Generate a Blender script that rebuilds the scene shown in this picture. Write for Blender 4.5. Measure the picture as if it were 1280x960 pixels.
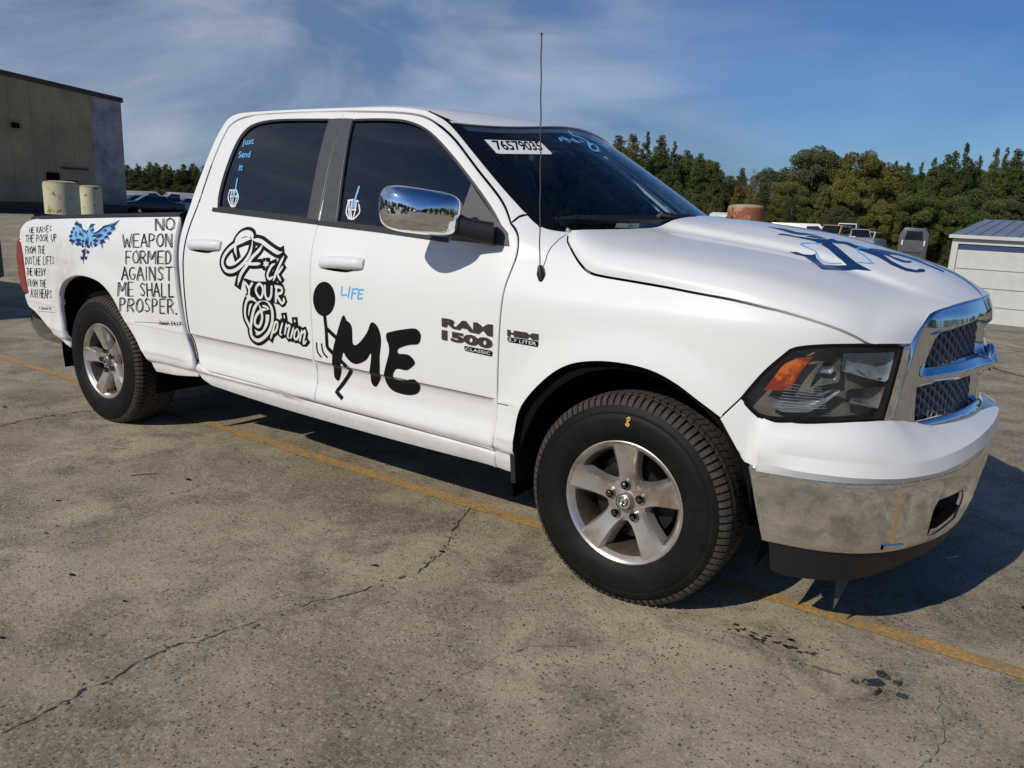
import bpy, bmesh, math, random
import numpy as np
from mathutils import Vector, Matrix
from mathutils.geometry import delaunay_2d_cdt
R_=math.radians
for o in list(bpy.data.objects): bpy.data.objects.remove(o)
SC=bpy.context.scene; COL=SC.collection
# ---------------------------------------------------------------- camera
CAMP=(1.10835550,-3.38526111,1.40748279); YAW,PITCH,ROLL,FPX=-0.590635394,0.223209765,0.0466294881,950.0
_f=np.array([math.sin(YAW)*math.cos(PITCH),math.cos(YAW)*math.cos(PITCH),-math.sin(PITCH)])
_r=np.array([math.cos(YAW),-math.sin(YAW),0.]); _u=np.cross(_r,_f)
_r2=math.cos(ROLL)*_r+math.sin(ROLL)*_u; _u2=-math.sin(ROLL)*_r+math.cos(ROLL)*_u
cam=bpy.data.cameras.new('camera'); camo=bpy.data.objects.new('camera',cam); COL.objects.link(camo)
camo.matrix_world=Matrix(((_r2[0],_u2[0],-_f[0],CAMP[0]),(_r2[1],_u2[1],-_f[1],CAMP[1]),(_r2[2],_u2[2],-_f[2],CAMP[2]),(0,0,0,1)))
cam.sensor_fit='HORIZONTAL'; cam.sensor_width=36; cam.lens=FPX/1280*36; cam.clip_start=.05; cam.clip_end=5000
SC.camera=camo
SC.render.resolution_x=1024; SC.render.resolution_y=768
# ---------------------------------------------------------------- sun and sky
SUNV=Vector((-.30,-1.38,1.0)).normalized()       # towards the sun
sun=bpy.data.lights.new('sun','SUN'); sun.energy=3.4; sun.angle=R_(.53); sun.color=(1,.93,.80)
suno=bpy.data.objects.new('sun',sun); COL.objects.link(suno)
suno.rotation_euler=(-SUNV).to_track_quat('-Z','Y').to_euler(); suno.location=(0,-6,8)
W=bpy.data.worlds.new('World'); SC.world=W; W.use_nodes=True
wn=W.node_tree.nodes; wl=W.node_tree.links; wn.clear()
out=wn.new('ShaderNodeOutputWorld'); bg=wn.new('ShaderNodeBackground'); bg.inputs['Strength'].default_value=.075
sky=wn.new('ShaderNodeTexSky'); sky.sky_type='NISHITA'; sky.sun_disc=False
sky.sun_elevation=math.asin(SUNV.z); sky.sun_rotation=math.atan2(SUNV.x,SUNV.y); sky.altitude=100; sky.air_density=1.0; sky.dust_density=.6; sky.ozone_density=2.2
tc=wn.new('ShaderNodeTexCoord'); mp=wn.new('ShaderNodeMapping'); mp.inputs['Scale'].default_value=(1.0,1.0,3.2); mp.inputs['Location'].default_value=(.35,.1,.2)
n1=wn.new('ShaderNodeTexNoise'); n1.inputs['Scale'].default_value=1.7; n1.inputs['Detail'].default_value=9; n1.inputs['Roughness'].default_value=.52; n1.inputs['Distortion'].default_value=.7
sep=wn.new('ShaderNodeSeparateXYZ'); 
wl.new(tc.outputs['Generated'],mp.inputs['Vector']); wl.new(mp.outputs[0],n1.inputs['Vector']); wl.new(tc.outputs['Generated'],sep.inputs[0])
def wmath(op,a,b=None,clamp=False):
    n=wn.new('ShaderNodeMath'); n.operation=op; n.use_clamp=clamp
    for i,v in enumerate((a,b)):
        if v is None: continue
        if isinstance(v,(int,float)): n.inputs[i].default_value=v
        else: wl.new(v,n.inputs[i])
    return n.outputs[0]
# thin high cloud, thicker towards -x (left of the picture), with soft streaks elsewhere and haze at the horizon
k=wmath('MULTIPLY',sep.outputs['X'],-.62); k=wmath('ADD',k,n1.outputs['Fac']); k=wmath('SUBTRACT',k,.60)
k=wmath('MULTIPLY',k,2.4,True)
lowz=wmath('SUBTRACT',1.0,wmath('MULTIPLY',wmath('ABSOLUTE',sep.outputs['Z']),2.6),True)
n2=wn.new('ShaderNodeTexNoise'); n2.inputs['Scale'].default_value=3.1; n2.inputs['Detail'].default_value=8; n2.inputs['Roughness'].default_value=.55; n2.inputs['Distortion'].default_value=1.1; mp2=wn.new('ShaderNodeMapping'); mp2.inputs['Scale'].default_value=(1,1,6.5); wl.new(tc.outputs['Generated'],mp2.inputs['Vector']); wl.new(mp2.outputs[0],n2.inputs['Vector'])
st=wmath('MULTIPLY',wmath('SUBTRACT',n2.outputs['Fac'],.47),3.0,True)
k=wmath('MAXIMUM',k,wmath('MULTIPLY',st,wmath('ADD',wmath('MULTIPLY',lowz,.55),.10)))
k=wmath('MAXIMUM',k,wmath('MULTIPLY',lowz,.30))
k=wmath('MULTIPLY',k,.82,True)
mix=wn.new('ShaderNodeMix'); mix.data_type='RGBA'; wl.new(k,mix.inputs['Factor'])
hsv=wn.new('ShaderNodeHueSaturation'); hsv.inputs['Saturation'].default_value=1.25; hsv.inputs['Value'].default_value=1.0
tn=wn.new('ShaderNodeMix'); tn.data_type='RGBA'; tn.blend_type='MULTIPLY'; tn.inputs['Factor'].default_value=1; tn.inputs['B'].default_value=(.52,.74,1.04,1)
wl.new(sky.outputs[0],hsv.inputs['Color']); wl.new(hsv.outputs[0],tn.inputs['A']); wl.new(tn.outputs['Result'],mix.inputs['A']); cm=wn.new('ShaderNodeMix'); cm.data_type='RGBA'; cm.inputs['A'].default_value=(1.9,2.75,4.6,1); cm.inputs['B'].default_value=(5.9,6.4,7.5,1); n3=wn.new('ShaderNodeTexNoise'); n3.inputs['Scale'].default_value=2.3; n3.inputs['Detail'].default_value=9; n3.inputs['Roughness'].default_value=.58; n3.inputs['Distortion'].default_value=.5; wl.new(mp.outputs[0],n3.inputs['Vector']); wl.new(wmath('MULTIPLY',wmath('SUBTRACT',n3.outputs['Fac'],.40),4.0,True),cm.inputs['Factor']); wl.new(cm.outputs['Result'],mix.inputs['B'])
wl.new(mix.outputs['Result'],bg.inputs['Color']); wl.new(bg.outputs[0],out.inputs[0])
SC.view_settings.view_transform='Standard'; SC.view_settings.look='None'; SC.view_settings.exposure=0.02; SC.view_settings.gamma=1
SC.render.engine='CYCLES'; SC.cycles.max_bounces=8; SC.cycles.transparent_max_bounces=12
try: SC.cycles.use_denoising=True
except Exception: pass
# ---------------------------------------------------------------- materials
def mat(name,col=(.5,.5,.5),rough=.5,metal=0,coat=0,spec=None,noise=None,bump=None,alpha=None,emit=None,mix2=None,coatr=.03):
    m=bpy.data.materials.new(name); m.use_nodes=True; nt=m.node_tree; b=nt.nodes['Principled BSDF']
    b.inputs['Base Color'].default_value=(*col,1); b.inputs['Roughness'].default_value=rough; b.inputs['Metallic'].default_value=metal
    b.inputs['Coat Weight'].default_value=coat; b.inputs['Coat Roughness'].default_value=coatr
    if spec is not None: b.inputs['Specular IOR Level'].default_value=spec
    if alpha is not None: b.inputs['Alpha'].default_value=alpha
    tcn=nt.nodes.new('ShaderNodeTexCoord')
    if noise:   # (scale, second colour, low, high)
        n=nt.nodes.new('ShaderNodeTexNoise'); n.inputs['Scale'].default_value=noise[0]; n.inputs['Detail'].default_value=6; n.inputs['Roughness'].default_value=.6
        nt.links.new(tcn.outputs['Object'],n.inputs['Vector'])
        r=nt.nodes.new('ShaderNodeMapRange'); r.inputs[1].default_value=noise[2]; r.inputs[2].default_value=noise[3]
        nt.links.new(n.outputs['Fac'],r.inputs[0])
        x=nt.nodes.new('ShaderNodeMix'); x.data_type='RGBA'; x.inputs['A'].default_value=(*col,1); x.inputs['B'].default_value=(*noise[1],1)
        nt.links.new(r.outputs[0],x.inputs['Factor']); nt.links.new(x.outputs['Result'],b.inputs['Base Color'])
        if len(noise)>4:
            rr=nt.nodes.new('ShaderNodeMapRange'); rr.inputs[3].default_value=rough; rr.inputs[4].default_value=noise[4]
            nt.links.new(r.outputs[0],rr.inputs[0]); nt.links.new(rr.outputs[0],b.inputs['Roughness'])
    if bump:    # (scale, strength, distance)
        n=nt.nodes.new('ShaderNodeTexNoise'); n.inputs['Scale'].default_value=bump[0]; n.inputs['Detail'].default_value=4
        nt.links.new(tcn.outputs['Object'],n.inputs['Vector'])
        u=nt.nodes.new('ShaderNodeBump'); u.inputs['Strength'].default_value=bump[1]; u.inputs['Distance'].default_value=bump[2]
        nt.links.new(n.outputs['Fac'],u.inputs['Height']); nt.links.new(u.outputs[0],b.inputs['Normal'])
    return m
M={}
M['paint']=mat('white_paint',(.74,.75,.75),.38,0,.8,spec=.3,noise=(2.3,(.71,.71,.70),.4,.75))
M['paint'].node_tree.nodes['Principled BSDF'].inputs['Coat IOR'].default_value=1.42
def grime(m):   # road dirt on the sills and a dull scuffed patch by the rear arch
    nt=m.node_tree; b=nt.nodes['Principled BSDF']; L=nt.links; src=b.inputs['Base Color'].links[0].from_socket; t=nt.nodes.new('ShaderNodeTexCoord'); sp=nt.nodes.new('ShaderNodeSeparateXYZ'); L.new(t.outputs['Object'],sp.inputs[0])
    def M_(op,a,c=0.,cl=False):
        n=nt.nodes.new('ShaderNodeMath'); n.operation=op; n.use_clamp=cl
        for i,v in enumerate((a,c)):
            if isinstance(v,(int,float)): n.inputs[i].default_value=v
            else: L.new(v,n.inputs[i])
        return n.outputs[0]
    n=nt.nodes.new('ShaderNodeTexNoise'); n.inputs['Scale'].default_value=11; n.inputs['Detail'].default_value=8; n.inputs['Roughness'].default_value=.7; L.new(t.outputs['Object'],n.inputs['Vector'])
    low=M_('MULTIPLY',M_('SUBTRACT',.56,sp.outputs['Z']),4.2,True); f1=M_('MULTIPLY',low,M_('MULTIPLY',M_('SUBTRACT',n.outputs['Fac'],.36),2.2,True))
    d=nt.nodes.new('ShaderNodeVectorMath'); d.operation='DISTANCE'; L.new(t.outputs['Object'],d.inputs[0]); d.inputs[1].default_value=(-3.93,-1.02,.90)
    f2=M_('MULTIPLY',M_('MULTIPLY',M_('SUBTRACT',.30,d.outputs['Value']),5.0,True),M_('MULTIPLY',M_('SUBTRACT',n.outputs['Fac'],.40),3.0,True)); f=M_('MULTIPLY',M_('MAXIMUM',f1,f2),.62)
    x=nt.nodes.new('ShaderNodeMix'); x.data_type='RGBA'; L.new(f,x.inputs['Factor']); L.new(src,x.inputs['A']); x.inputs['B'].default_value=(.27,.25,.22,1); L.new(x.outputs['Result'],b.inputs['Base Color'])
grime(M['paint'])
M['rchrome']=mat('rear_chrome',(.42,.41,.40),.12,1.0)
M['gap']=mat('gap_black',(.004,.004,.005),.8,spec=.15)
M['black']=mat('black_plastic',(.010,.010,.011),.5,bump=(260,.25,.0006))
M['texblack']=mat('grained_black',(.085,.085,.09),.6,bump=(420,.9,.0015))
M['appl']=mat('pillar_grey',(.055,.058,.068),.35,noise=(40,(.07,.072,.08),.4,.7))
M['chrome']=mat('chrome',(.80,.81,.83),.035,1.0)
M['bchrome']=mat('worn_chrome',(.86,.85,.82),.035,1.0,noise=(5,(.70,.67,.63),.45,.75,.13),bump=(9,.05,.0012))
M['gchrome']=mat('grille_chrome',(.72,.73,.75),.08,1.0)
M['gmesh']=mat('grille_mesh_grey',(.20,.205,.22),.35,.3)
M['alloy']=mat('alloy',(.56,.53,.50),.30,.75,noise=(8,(.30,.225,.165),.46,.66,.5))
M['alloyin']=mat('brake_dusted_alloy',(.12,.088,.065),.6,.4,noise=(14,(.05,.036,.028),.4,.7))
M['rubber']=mat('tyre_rubber',(.0045,.0052,.005),.6,spec=.2,noise=(11,(.014,.013,.011),.5,.75),bump=(90,.25,.001))
M['tread']=mat('tyre_tread',(.034,.029,.023),.85,noise=(30,(.065,.053,.040),.4,.7),bump=(160,.4,.001))
M['dark']=mat('underbody',(.004,.004,.0045),.9,spec=.1)
M['disc']=mat('brake_steel',(.018,.016,.014),.5,.4)
M['decal']=mat('black_vinyl',(.004,.004,.005),.35,spec=.25)
M['pen']=mat('black_marker',(.012,.012,.014),.5,spec=.2)
M['frit']=mat('glass_border_black',(.004,.004,.005),.06)
M['decalw']=mat('white_vinyl',(.70,.71,.71),.3)
M['dblue']=mat('navy_vinyl',(.012,.035,.115),.3)
M['lblue']=mat('sky_blue_vinyl',(.13,.42,.78),.35)
M['pblue']=mat('pale_blue_vinyl',(.20,.42,.70),.35)
M['amber']=mat('amber_reflector',(.28,.035,.008),.3,0,.8,noise=(14,(.75,.17,.02),.50,.60))
M['red']=mat('red_lens',(.22,.012,.015),.2,0,1)
M['badge']=mat('badge_dark_chrome',(.20,.19,.18),.22,1.0)
M['sticker']=mat('white_sticker',(.72,.73,.74),.4)
M['seat']=mat('seat_cloth',(.13,.13,.135),.85)
M['dash']=mat('dash_vinyl',(.17,.185,.19),.7)
def glassmat(name,tint,trans):
    m=bpy.data.materials.new(name); m.use_nodes=True; nt=m.node_tree; nt.nodes.clear(); o=nt.nodes.new('ShaderNodeOutputMaterial')
    g=nt.nodes.new('ShaderNodeBsdfGlossy'); g.inputs['Roughness'].default_value=.005; g.inputs['Color'].default_value=(.95,.97,1,1)
    t=nt.nodes.new('ShaderNodeBsdfTransparent'); t.inputs['Color'].default_value=(*tint,1)
    f=nt.nodes.new('ShaderNodeFresnel'); f.inputs['IOR'].default_value=trans; ge=nt.nodes.new('ShaderNodeNewGeometry'); sw=nt.nodes.new('ShaderNodeMix'); sw.data_type='FLOAT'
    nt.links.new(ge.outputs['Backfacing'],sw.inputs[0]); nt.links.new(f.outputs[0],sw.inputs[2]); sw.inputs[3].default_value=.05
    x=nt.nodes.new('ShaderNodeMixShader'); nt.links.new(sw.outputs[0],x.inputs[0]); nt.links.new(t.outputs[0],x.inputs[1]); nt.links.new(g.outputs[0],x.inputs[2]); nt.links.new(x.outputs[0],o.inputs[0])
    return m
M['tint']=glassmat('tinted_glass',(.10,.13,.17),1.85)
M['wglass']=glassmat('windscreen_glass',(.66,.78,.82),1.5)
M['lens']=glassmat('clear_lens',(.86,.87,.86),1.5)
# ---------------------------------------------------------------- object helpers
def tag(o,label,cat,group=None,kind=None):
    if label: o['label']=label
    if cat: o['category']=cat
    if group: o['group']=group
    if kind: o['kind']=kind
    return o
def empty(name,loc=(0,0,0),rz=0,parent=None):
    o=bpy.data.objects.new(name,None); o.empty_display_size=.2; COL.objects.link(o); o.location=loc; o.rotation_euler=(0,0,rz)
    if parent: o.parent=parent
    return o
def mobj(name,V,F,m,parent=None,smooth=False,sharp=None):
    me=bpy.data.meshes.new(name); me.from_pydata([tuple(map(float,v)) for v in V],[],[tuple(map(int,f)) for f in F])
    if isinstance(m,(list,tuple)):
        for q in m: me.materials.append(q)
    else: me.materials.append(m)
    if smooth:
        me.polygons.foreach_set('use_smooth',[True]*len(me.polygons))
        if sharp: me.set_sharp_from_angle(angle=R_(sharp))
    me.update(); o=bpy.data.objects.new(name,me); COL.objects.link(o)
    if parent: o.parent=parent
    return o
class MB:
    def __init__(s): s.V=[];s.F=[]
    def add(s,V,F):
        n=len(s.V); s.V+=[tuple(v) for v in V]; s.F+=[tuple(i+n for i in f) for f in F]; return s
    def box(s,c,d,rz=0,ry=0,rx=0,taper=1.0):
        x,y,z=d[0]/2,d[1]/2,d[2]/2
        P=[(-x,-y,-z),(x,-y,-z),(x,y,-z),(-x,y,-z),(-x*taper,-y*taper,z),(x*taper,-y*taper,z),(x*taper,y*taper,z),(-x*taper,y*taper,z)]
        m=Matrix.Rotation(rz,3,'Z')@Matrix.Rotation(ry,3,'Y')@Matrix.Rotation(rx,3,'X')
        P=[tuple(m@Vector(p)+Vector(c)) for p in P]
        return s.add(P,[(0,3,2,1),(4,5,6,7),(0,1,5,4),(1,2,6,5),(2,3,7,6),(3,0,4,7)])
    def tube(s,pts,r,n=8,cap=True):
        pts=[Vector(p) for p in pts]; rr=r if isinstance(r,(list,tuple)) else [r]*len(pts); V=[];F=[]
        up=Vector((0,0,1))
        for i,p in enumerate(pts):
            d=(pts[min(i+1,len(pts)-1)]-pts[max(i-1,0)]).normalized()
            a=d.cross(up)
            if a.length<1e-3: a=d.cross(Vector((1,0,0)))
            a.normalize(); b=d.cross(a)
            for k in range(n):
                t=2*math.pi*k/n; V.append(p+(a*math.cos(t)+b*math.sin(t))*rr[i])
        for i in range(len(pts)-1):
            for k in range(n): F.append((i*n+k,i*n+(k+1)%n,(i+1)*n+(k+1)%n,(i+1)*n+k))
        if cap: F.append(tuple(range(n))); F.append(tuple((len(pts)-1)*n+k for k in reversed(range(n))))
        return s.add(V,F)
    def lathe(s,prof,n=32,axis='Z',c=(0,0,0),close=False):
        V=[];F=[]
        for r,h in prof:
            for k in range(n):
                t=2*math.pi*k/n; x,y=r*math.cos(t),r*math.sin(t)
                V.append((x+c[0],y+c[1],h+c[2]) if axis=='Z' else ((x+c[0],h+c[1],y+c[2]) if axis=='Y' else (h+c[0],x+c[1],y+c[2])))
        m=len(prof)
        for i in range(m-1 if not close else m):
            j=(i+1)%m
            for k in range(n): F.append((i*n+k,i*n+(k+1)%n,j*n+(k+1)%n,j*n+k))
        return s.add(V,F)
    def prism(s,poly,y0,y1,axis='Y'):
        n=len(poly); V=[]
        for h in (y0,y1):
            for a,b in poly: V.append((a,h,b) if axis=='Y' else ((h,a,b) if axis=='X' else (a,b,h)))
        F=[tuple(range(n)),tuple(n+k for k in reversed(range(n)))]+[(k,n+k,n+(k+1)%n,(k+1)%n) for k in range(n)]
        return s.add(V,F)
    def build(s,name,m,parent=None,smooth=False,sharp=None): return mobj(name,s.V,s.F,m,parent,smooth,sharp)
def fixnormals(o):
    bm=bmesh.new(); bm.from_mesh(o.data); bmesh.ops.recalc_face_normals(bm,faces=bm.faces); bm.to_mesh(o.data); bm.free(); return o
def bevel(o,w=.01,seg=2):
    bm=bmesh.new(); bm.from_mesh(o.data); bmesh.ops.recalc_face_normals(bm,faces=bm.faces)
    bmesh.ops.bevel(bm,geom=[e for e in bm.edges if e.calc_face_angle(0)>.5],offset=w,segments=seg,affect='EDGES',profile=.6,clamp_overlap=True)
    bm.to_mesh(o.data); bm.free()
    o.data.polygons.foreach_set('use_smooth',[True]*len(o.data.polygons)); o.data.set_sharp_from_angle(angle=R_(40)); return o
def copy_tree(o,parent=None):
    c=o.copy(); COL.objects.link(c)
    if parent: c.parent=parent
    for ch in list(o.children): copy_tree(ch,c)
    return c
def mirrored(o,parent):
    c=o.copy(); COL.objects.link(c); c.parent=parent; c.scale=(1,-1,1)
    for ch in list(o.children):
        d=ch.copy(); COL.objects.link(d); d.parent=c
    return c
# ---------------------------------------------------------------- truck surfaces (metres; x forward, y<0 passenger side)
def pchip(xs, ys):
    xs=np.array(xs,float); ys=np.array(ys,float); h=np.diff(xs); d=np.diff(ys)/h
    m=np.zeros_like(ys); m[0]=d[0]; m[-1]=d[-1]
    for i in range(1,len(xs)-1):
        if d[i-1]*d[i]>0:
            w1=2*h[i]+h[i-1]; w2=h[i]+2*h[i-1]; m[i]=(w1+w2)/(w1/d[i-1]+w2/d[i])
    def f(x):
        x=np.clip(np.asarray(x,float),xs[0],xs[-1]); i=np.clip(np.searchsorted(xs,x)-1,0,len(xs)-2)
        t=(x-xs[i])/h[i]
        return (2*t**3-3*t**2+1)*ys[i]+(t**3-2*t**2+t)*h[i]*m[i]+(-2*t**3+3*t**2)*ys[i+1]+(t**3-t**2)*h[i]*m[i+1]
    return f
def catmull(P, n=12, closed=False):
    P=np.array(P,float); out=[]
    N=len(P)
    for i in range(N if closed else N-1):
        if closed: a,b,c,d=P[(i-1)%N],P[i],P[(i+1)%N],P[(i+2)%N]
        else: a=P[max(i-1,0)];b=P[i];c=P[i+1];d=P[min(i+2,N-1)]
        for k in range(n):
            t=k/n; out.append(.5*((2*b)+(-a+c)*t+(2*a-5*b+4*c-d)*t*t+(-a+3*b-3*c+d)*t**3))
    if not closed: out.append(P[-1])
    return np.array(out)
def sstep(a,b,x):
    t=np.clip((np.asarray(x,float)-a)/(b-a),0,1); return t*t*(3-2*t)
class Plan:
    def __init__(s, pts, s0x):
        p=catmull(pts,16); l=np.concatenate([[0],np.cumsum(np.hypot(*np.diff(p,axis=0).T))])
        k=np.argmin(abs(p[:,0]-s0x)+abs(p[:,1]+1)*.0); s.l=l-l[k]+p[k,0]; s.p=p
        t=np.gradient(p,axis=0); t/=np.hypot(t[:,0],t[:,1])[:,None]; s.n=np.stack([t[:,1],-t[:,0]],1)
    def at(s,q):
        q=np.asarray(q,float)
        x=np.interp(q,s.l,s.p[:,0]); y=np.interp(q,s.l,s.p[:,1]); nx=np.interp(q,s.l,s.n[:,0]); ny=np.interp(q,s.l,s.n[:,1])
        return x,y,nx,ny
BODYP=Plan([(-4.9,-.99),(-4.4,-.998),(-4.0,-1.0),(-3.0,-1.0),(-2.0,-1.0),(-1.0,-1.0),(-.5,-1.0),(0,-1.0),(.2,-1.0),(.36,-.99),(.5,-.962),(.62,-.915),(.73,-.83),(.805,-.72),(.85,-.62),(.90,-.5)],0.0)
WH=pchip([.30,.36,.40,.44,.457,.468,.478,.50,.53,.58,.63,.668,.680,.70,.80,.95,1.05,1.12,1.20,1.28,1.34,1.45,1.6,1.72,1.78,1.86],
         [.91,.925,.945,.957,.958,.966,.980,.985,.979,.968,.970,.980,.991,.993,.998,1.0,.998,.990,.970,.938,.911,.873,.818,.768,.738,.700])
FW=(0.0,0.385); RW=(-3.569,0.385)
def body(s,z):
    s=np.asarray(s,float); z=np.asarray(z,float)
    x,y,nx,ny=BODYP.at(s); off=WH(z)-1.0
    for cx,cz in (FW,RW):
        r=np.hypot(s-cx,z-cz); off=off+.020*(1-sstep(.50,.66,r))
        # flatten scallop near arches
    lam=sstep(-.75,-.30,s); zc=np.clip(z,0,1.24)-1.098; off=off-lam*.30*(.5*(zc+np.sqrt(zc*zc+.00003)))
    lam2=sstep(-.62,-.55,s)+sstep(-2.62,-2.72,s)
    off=off+lam2*(.62*(WH(.8)-WH(z)))*sstep(.70,.66,z)*sstep(.50,.53,z)
    return np.stack(np.broadcast_arrays(x+nx*off,y+ny*off,z),-1)
def _xf(t): return -.02-.733*t+.05*t*(1-t)
def _dep(t): return .37-.08*t
def _ye(t): return .81-.11*t
def wshield(y,z):
    y=np.asarray(y,float); z=np.asarray(z,float); t=(z-1.31)/.45
    x=_xf(t)-_dep(t)*(abs(y)/_ye(t))**2
    return np.stack(np.broadcast_arrays(x,y,z),-1)
def cab(q,z):
    q,z=np.broadcast_arrays(np.asarray(q,float),np.asarray(z,float)); t=(z-1.31)/.45
    w=WH(z); ye=np.minimum(_ye(t),w-.01); xe=_xf(t)-_dep(t)*(ye/_ye(t))**2
    sl=2*_dep(t)/_ye(t); bx=xe-(w-ye)*sl; L=np.hypot(w-ye,xe-bx); ax=bx-L
    tt=np.clip((q-ax)/(2*L),0,1)
    X=(1-tt)**2*ax+2*tt*(1-tt)*bx+tt**2*xe; Y=-((1-tt)**2*w+2*tt*(1-tt)*w+tt**2*ye)
    ex=np.maximum(q-ax-2*L,0); yy=-ye+ex*.85; xx=_xf(t)-_dep(t)*(abs(yy)/_ye(t))**2
    X=np.where(q<ax,q,np.where(ex>0,xx,X)); Y=np.where(q<ax,-w,np.where(ex>0,yy,Y))
    return np.stack([X,Y,z],-1)
def side(s,z):
    m=sstep(1.22,1.36,z)*sstep(.3,-.1,s); m=np.asarray(m)[...,None]
    return body(s,z)*(1-m)+cab(s,z)*m
def roof(x,y):
    x,y=np.broadcast_arrays(np.asarray(x,float),np.asarray(y,float))
    w=.745
    z=1.878-.045*(y/.7)**2-.062*(abs(y)/w)**12
    z=z-.055*sstep(-1.25,-.80,x)**1.0*.9-.02*sstep(-2.2,-2.7,x)
    return np.stack([x,y,z],-1)
# hood: stations (near half, t=0 shutline .. 1 centre)
_HS=[
 [(-.345,-.900,1.342),(-.343,-.865,1.346),(-.335,-.80,1.350),(-.295,-.68,1.355),(-.24,-.53,1.362),(-.20,-.415,1.372),(-.16,-.34,1.404),(-.13,-.17,1.424),(-.12,0,1.427)],
 [(-.17,-.945,1.205),(-.175,-.936,1.245),(-.175,-.875,1.287),(-.16,-.75,1.316),(-.12,-.56,1.342),(-.10,-.435,1.358),(-.07,-.365,1.390),(-.05,-.18,1.416),(-.04,0,1.420)],
 [(.10,-.947,1.180),(.10,-.940,1.218),(.10,-.878,1.264),(.10,-.75,1.295),(.10,-.57,1.320),(.10,-.445,1.336),(.10,-.375,1.369),(.10,-.19,1.406),(.10,0,1.412)],
 [(.38,-.93,1.150),(.38,-.922,1.188),(.385,-.858,1.230),(.39,-.72,1.260),(.40,-.57,1.283),(.40,-.455,1.297),(.40,-.385,1.330),(.40,-.20,1.369),(.40,0,1.376)],
 [(.62,-.868,1.098),(.62,-.858,1.133),(.62,-.795,1.174),(.62,-.68,1.204),(.62,-.56,1.226),(.62,-.455,1.241),(.62,-.39,1.272),(.62,-.20,1.317),(.62,0,1.326)],
 [(.755,-.762,1.060),(.757,-.750,1.092),(.76,-.70,1.131),(.77,-.62,1.160),(.78,-.53,1.180),(.79,-.45,1.196),(.80,-.38,1.217),(.82,-.20,1.257),(.83,0,1.268)],
 [(.81,-.685,1.045),(.822,-.645,1.080),(.838,-.590,1.115),(.860,-.52,1.143),(.885,-.44,1.158),(.90,-.38,1.166),(.925,-.30,1.173),(.965,-.15,1.182),(.985,0,1.186)],
]
def _build_hood():
    S=np.array(_HS); R=catmull(S.reshape(len(S),-1),10).reshape(-1,S.shape[1],3)
    G=np.array([catmull(r,8) for r in R]); return G
HG=_build_hood()
def hood(a,t):
    # a 0..1 rear->front, t -? 0..1 near shutline -> centre ; t>1 mirrored
    a=np.clip(np.asarray(a,float),0,1); t=np.asarray(t,float); sg=np.where(t>1,1.0,-1.0); tt=np.clip(np.where(t>1,2-t,t),0,1)
    a,tt,sg=np.broadcast_arrays(a,tt,sg)
    A=a*(HG.shape[0]-1); B=tt*(HG.shape[1]-1); i=np.minimum(A.astype(int),HG.shape[0]-2); j=np.minimum(B.astype(int),HG.shape[1]-2)
    f=(A-i)[...,None]; g=(B-j)[...,None]
    p=(HG[i,j]*(1-f)+HG[i+1,j]*f)*(1-g)+(HG[i,j+1]*(1-f)+HG[i+1,j+1]*f)*g
    p=p.copy(); p[...,1]*=-sg
    return p
# bumper
BUMPP=Plan([(.20,-1.0),(.36,-1.0),(.50,-.988),(.64,-.955),(.76,-.895),(.86,-.80),(.93,-.69),(.99,-.55),(1.035,-.38),(1.06,-.20),(1.07,0.0),(1.06,.20),(1.035,.38),(.99,.55),(.93,.69)],.36)
BW=pchip([.18,.30,.375,.40,.50,.60,.622,.628,.66,.69,.74,.78,.80,.83,.90],[-.06,-.035,-.02,-.012,0,.004,.003,.006,.014,.020,.010,-.002,-.012,-.04,-.06])
def bump(s,z):
    x,y,nx,ny=BUMPP.at(s); off=BW(z)
    return np.stack(np.broadcast_arrays(x+nx*off,y+ny*off,np.asarray(z,float)),-1)
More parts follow.
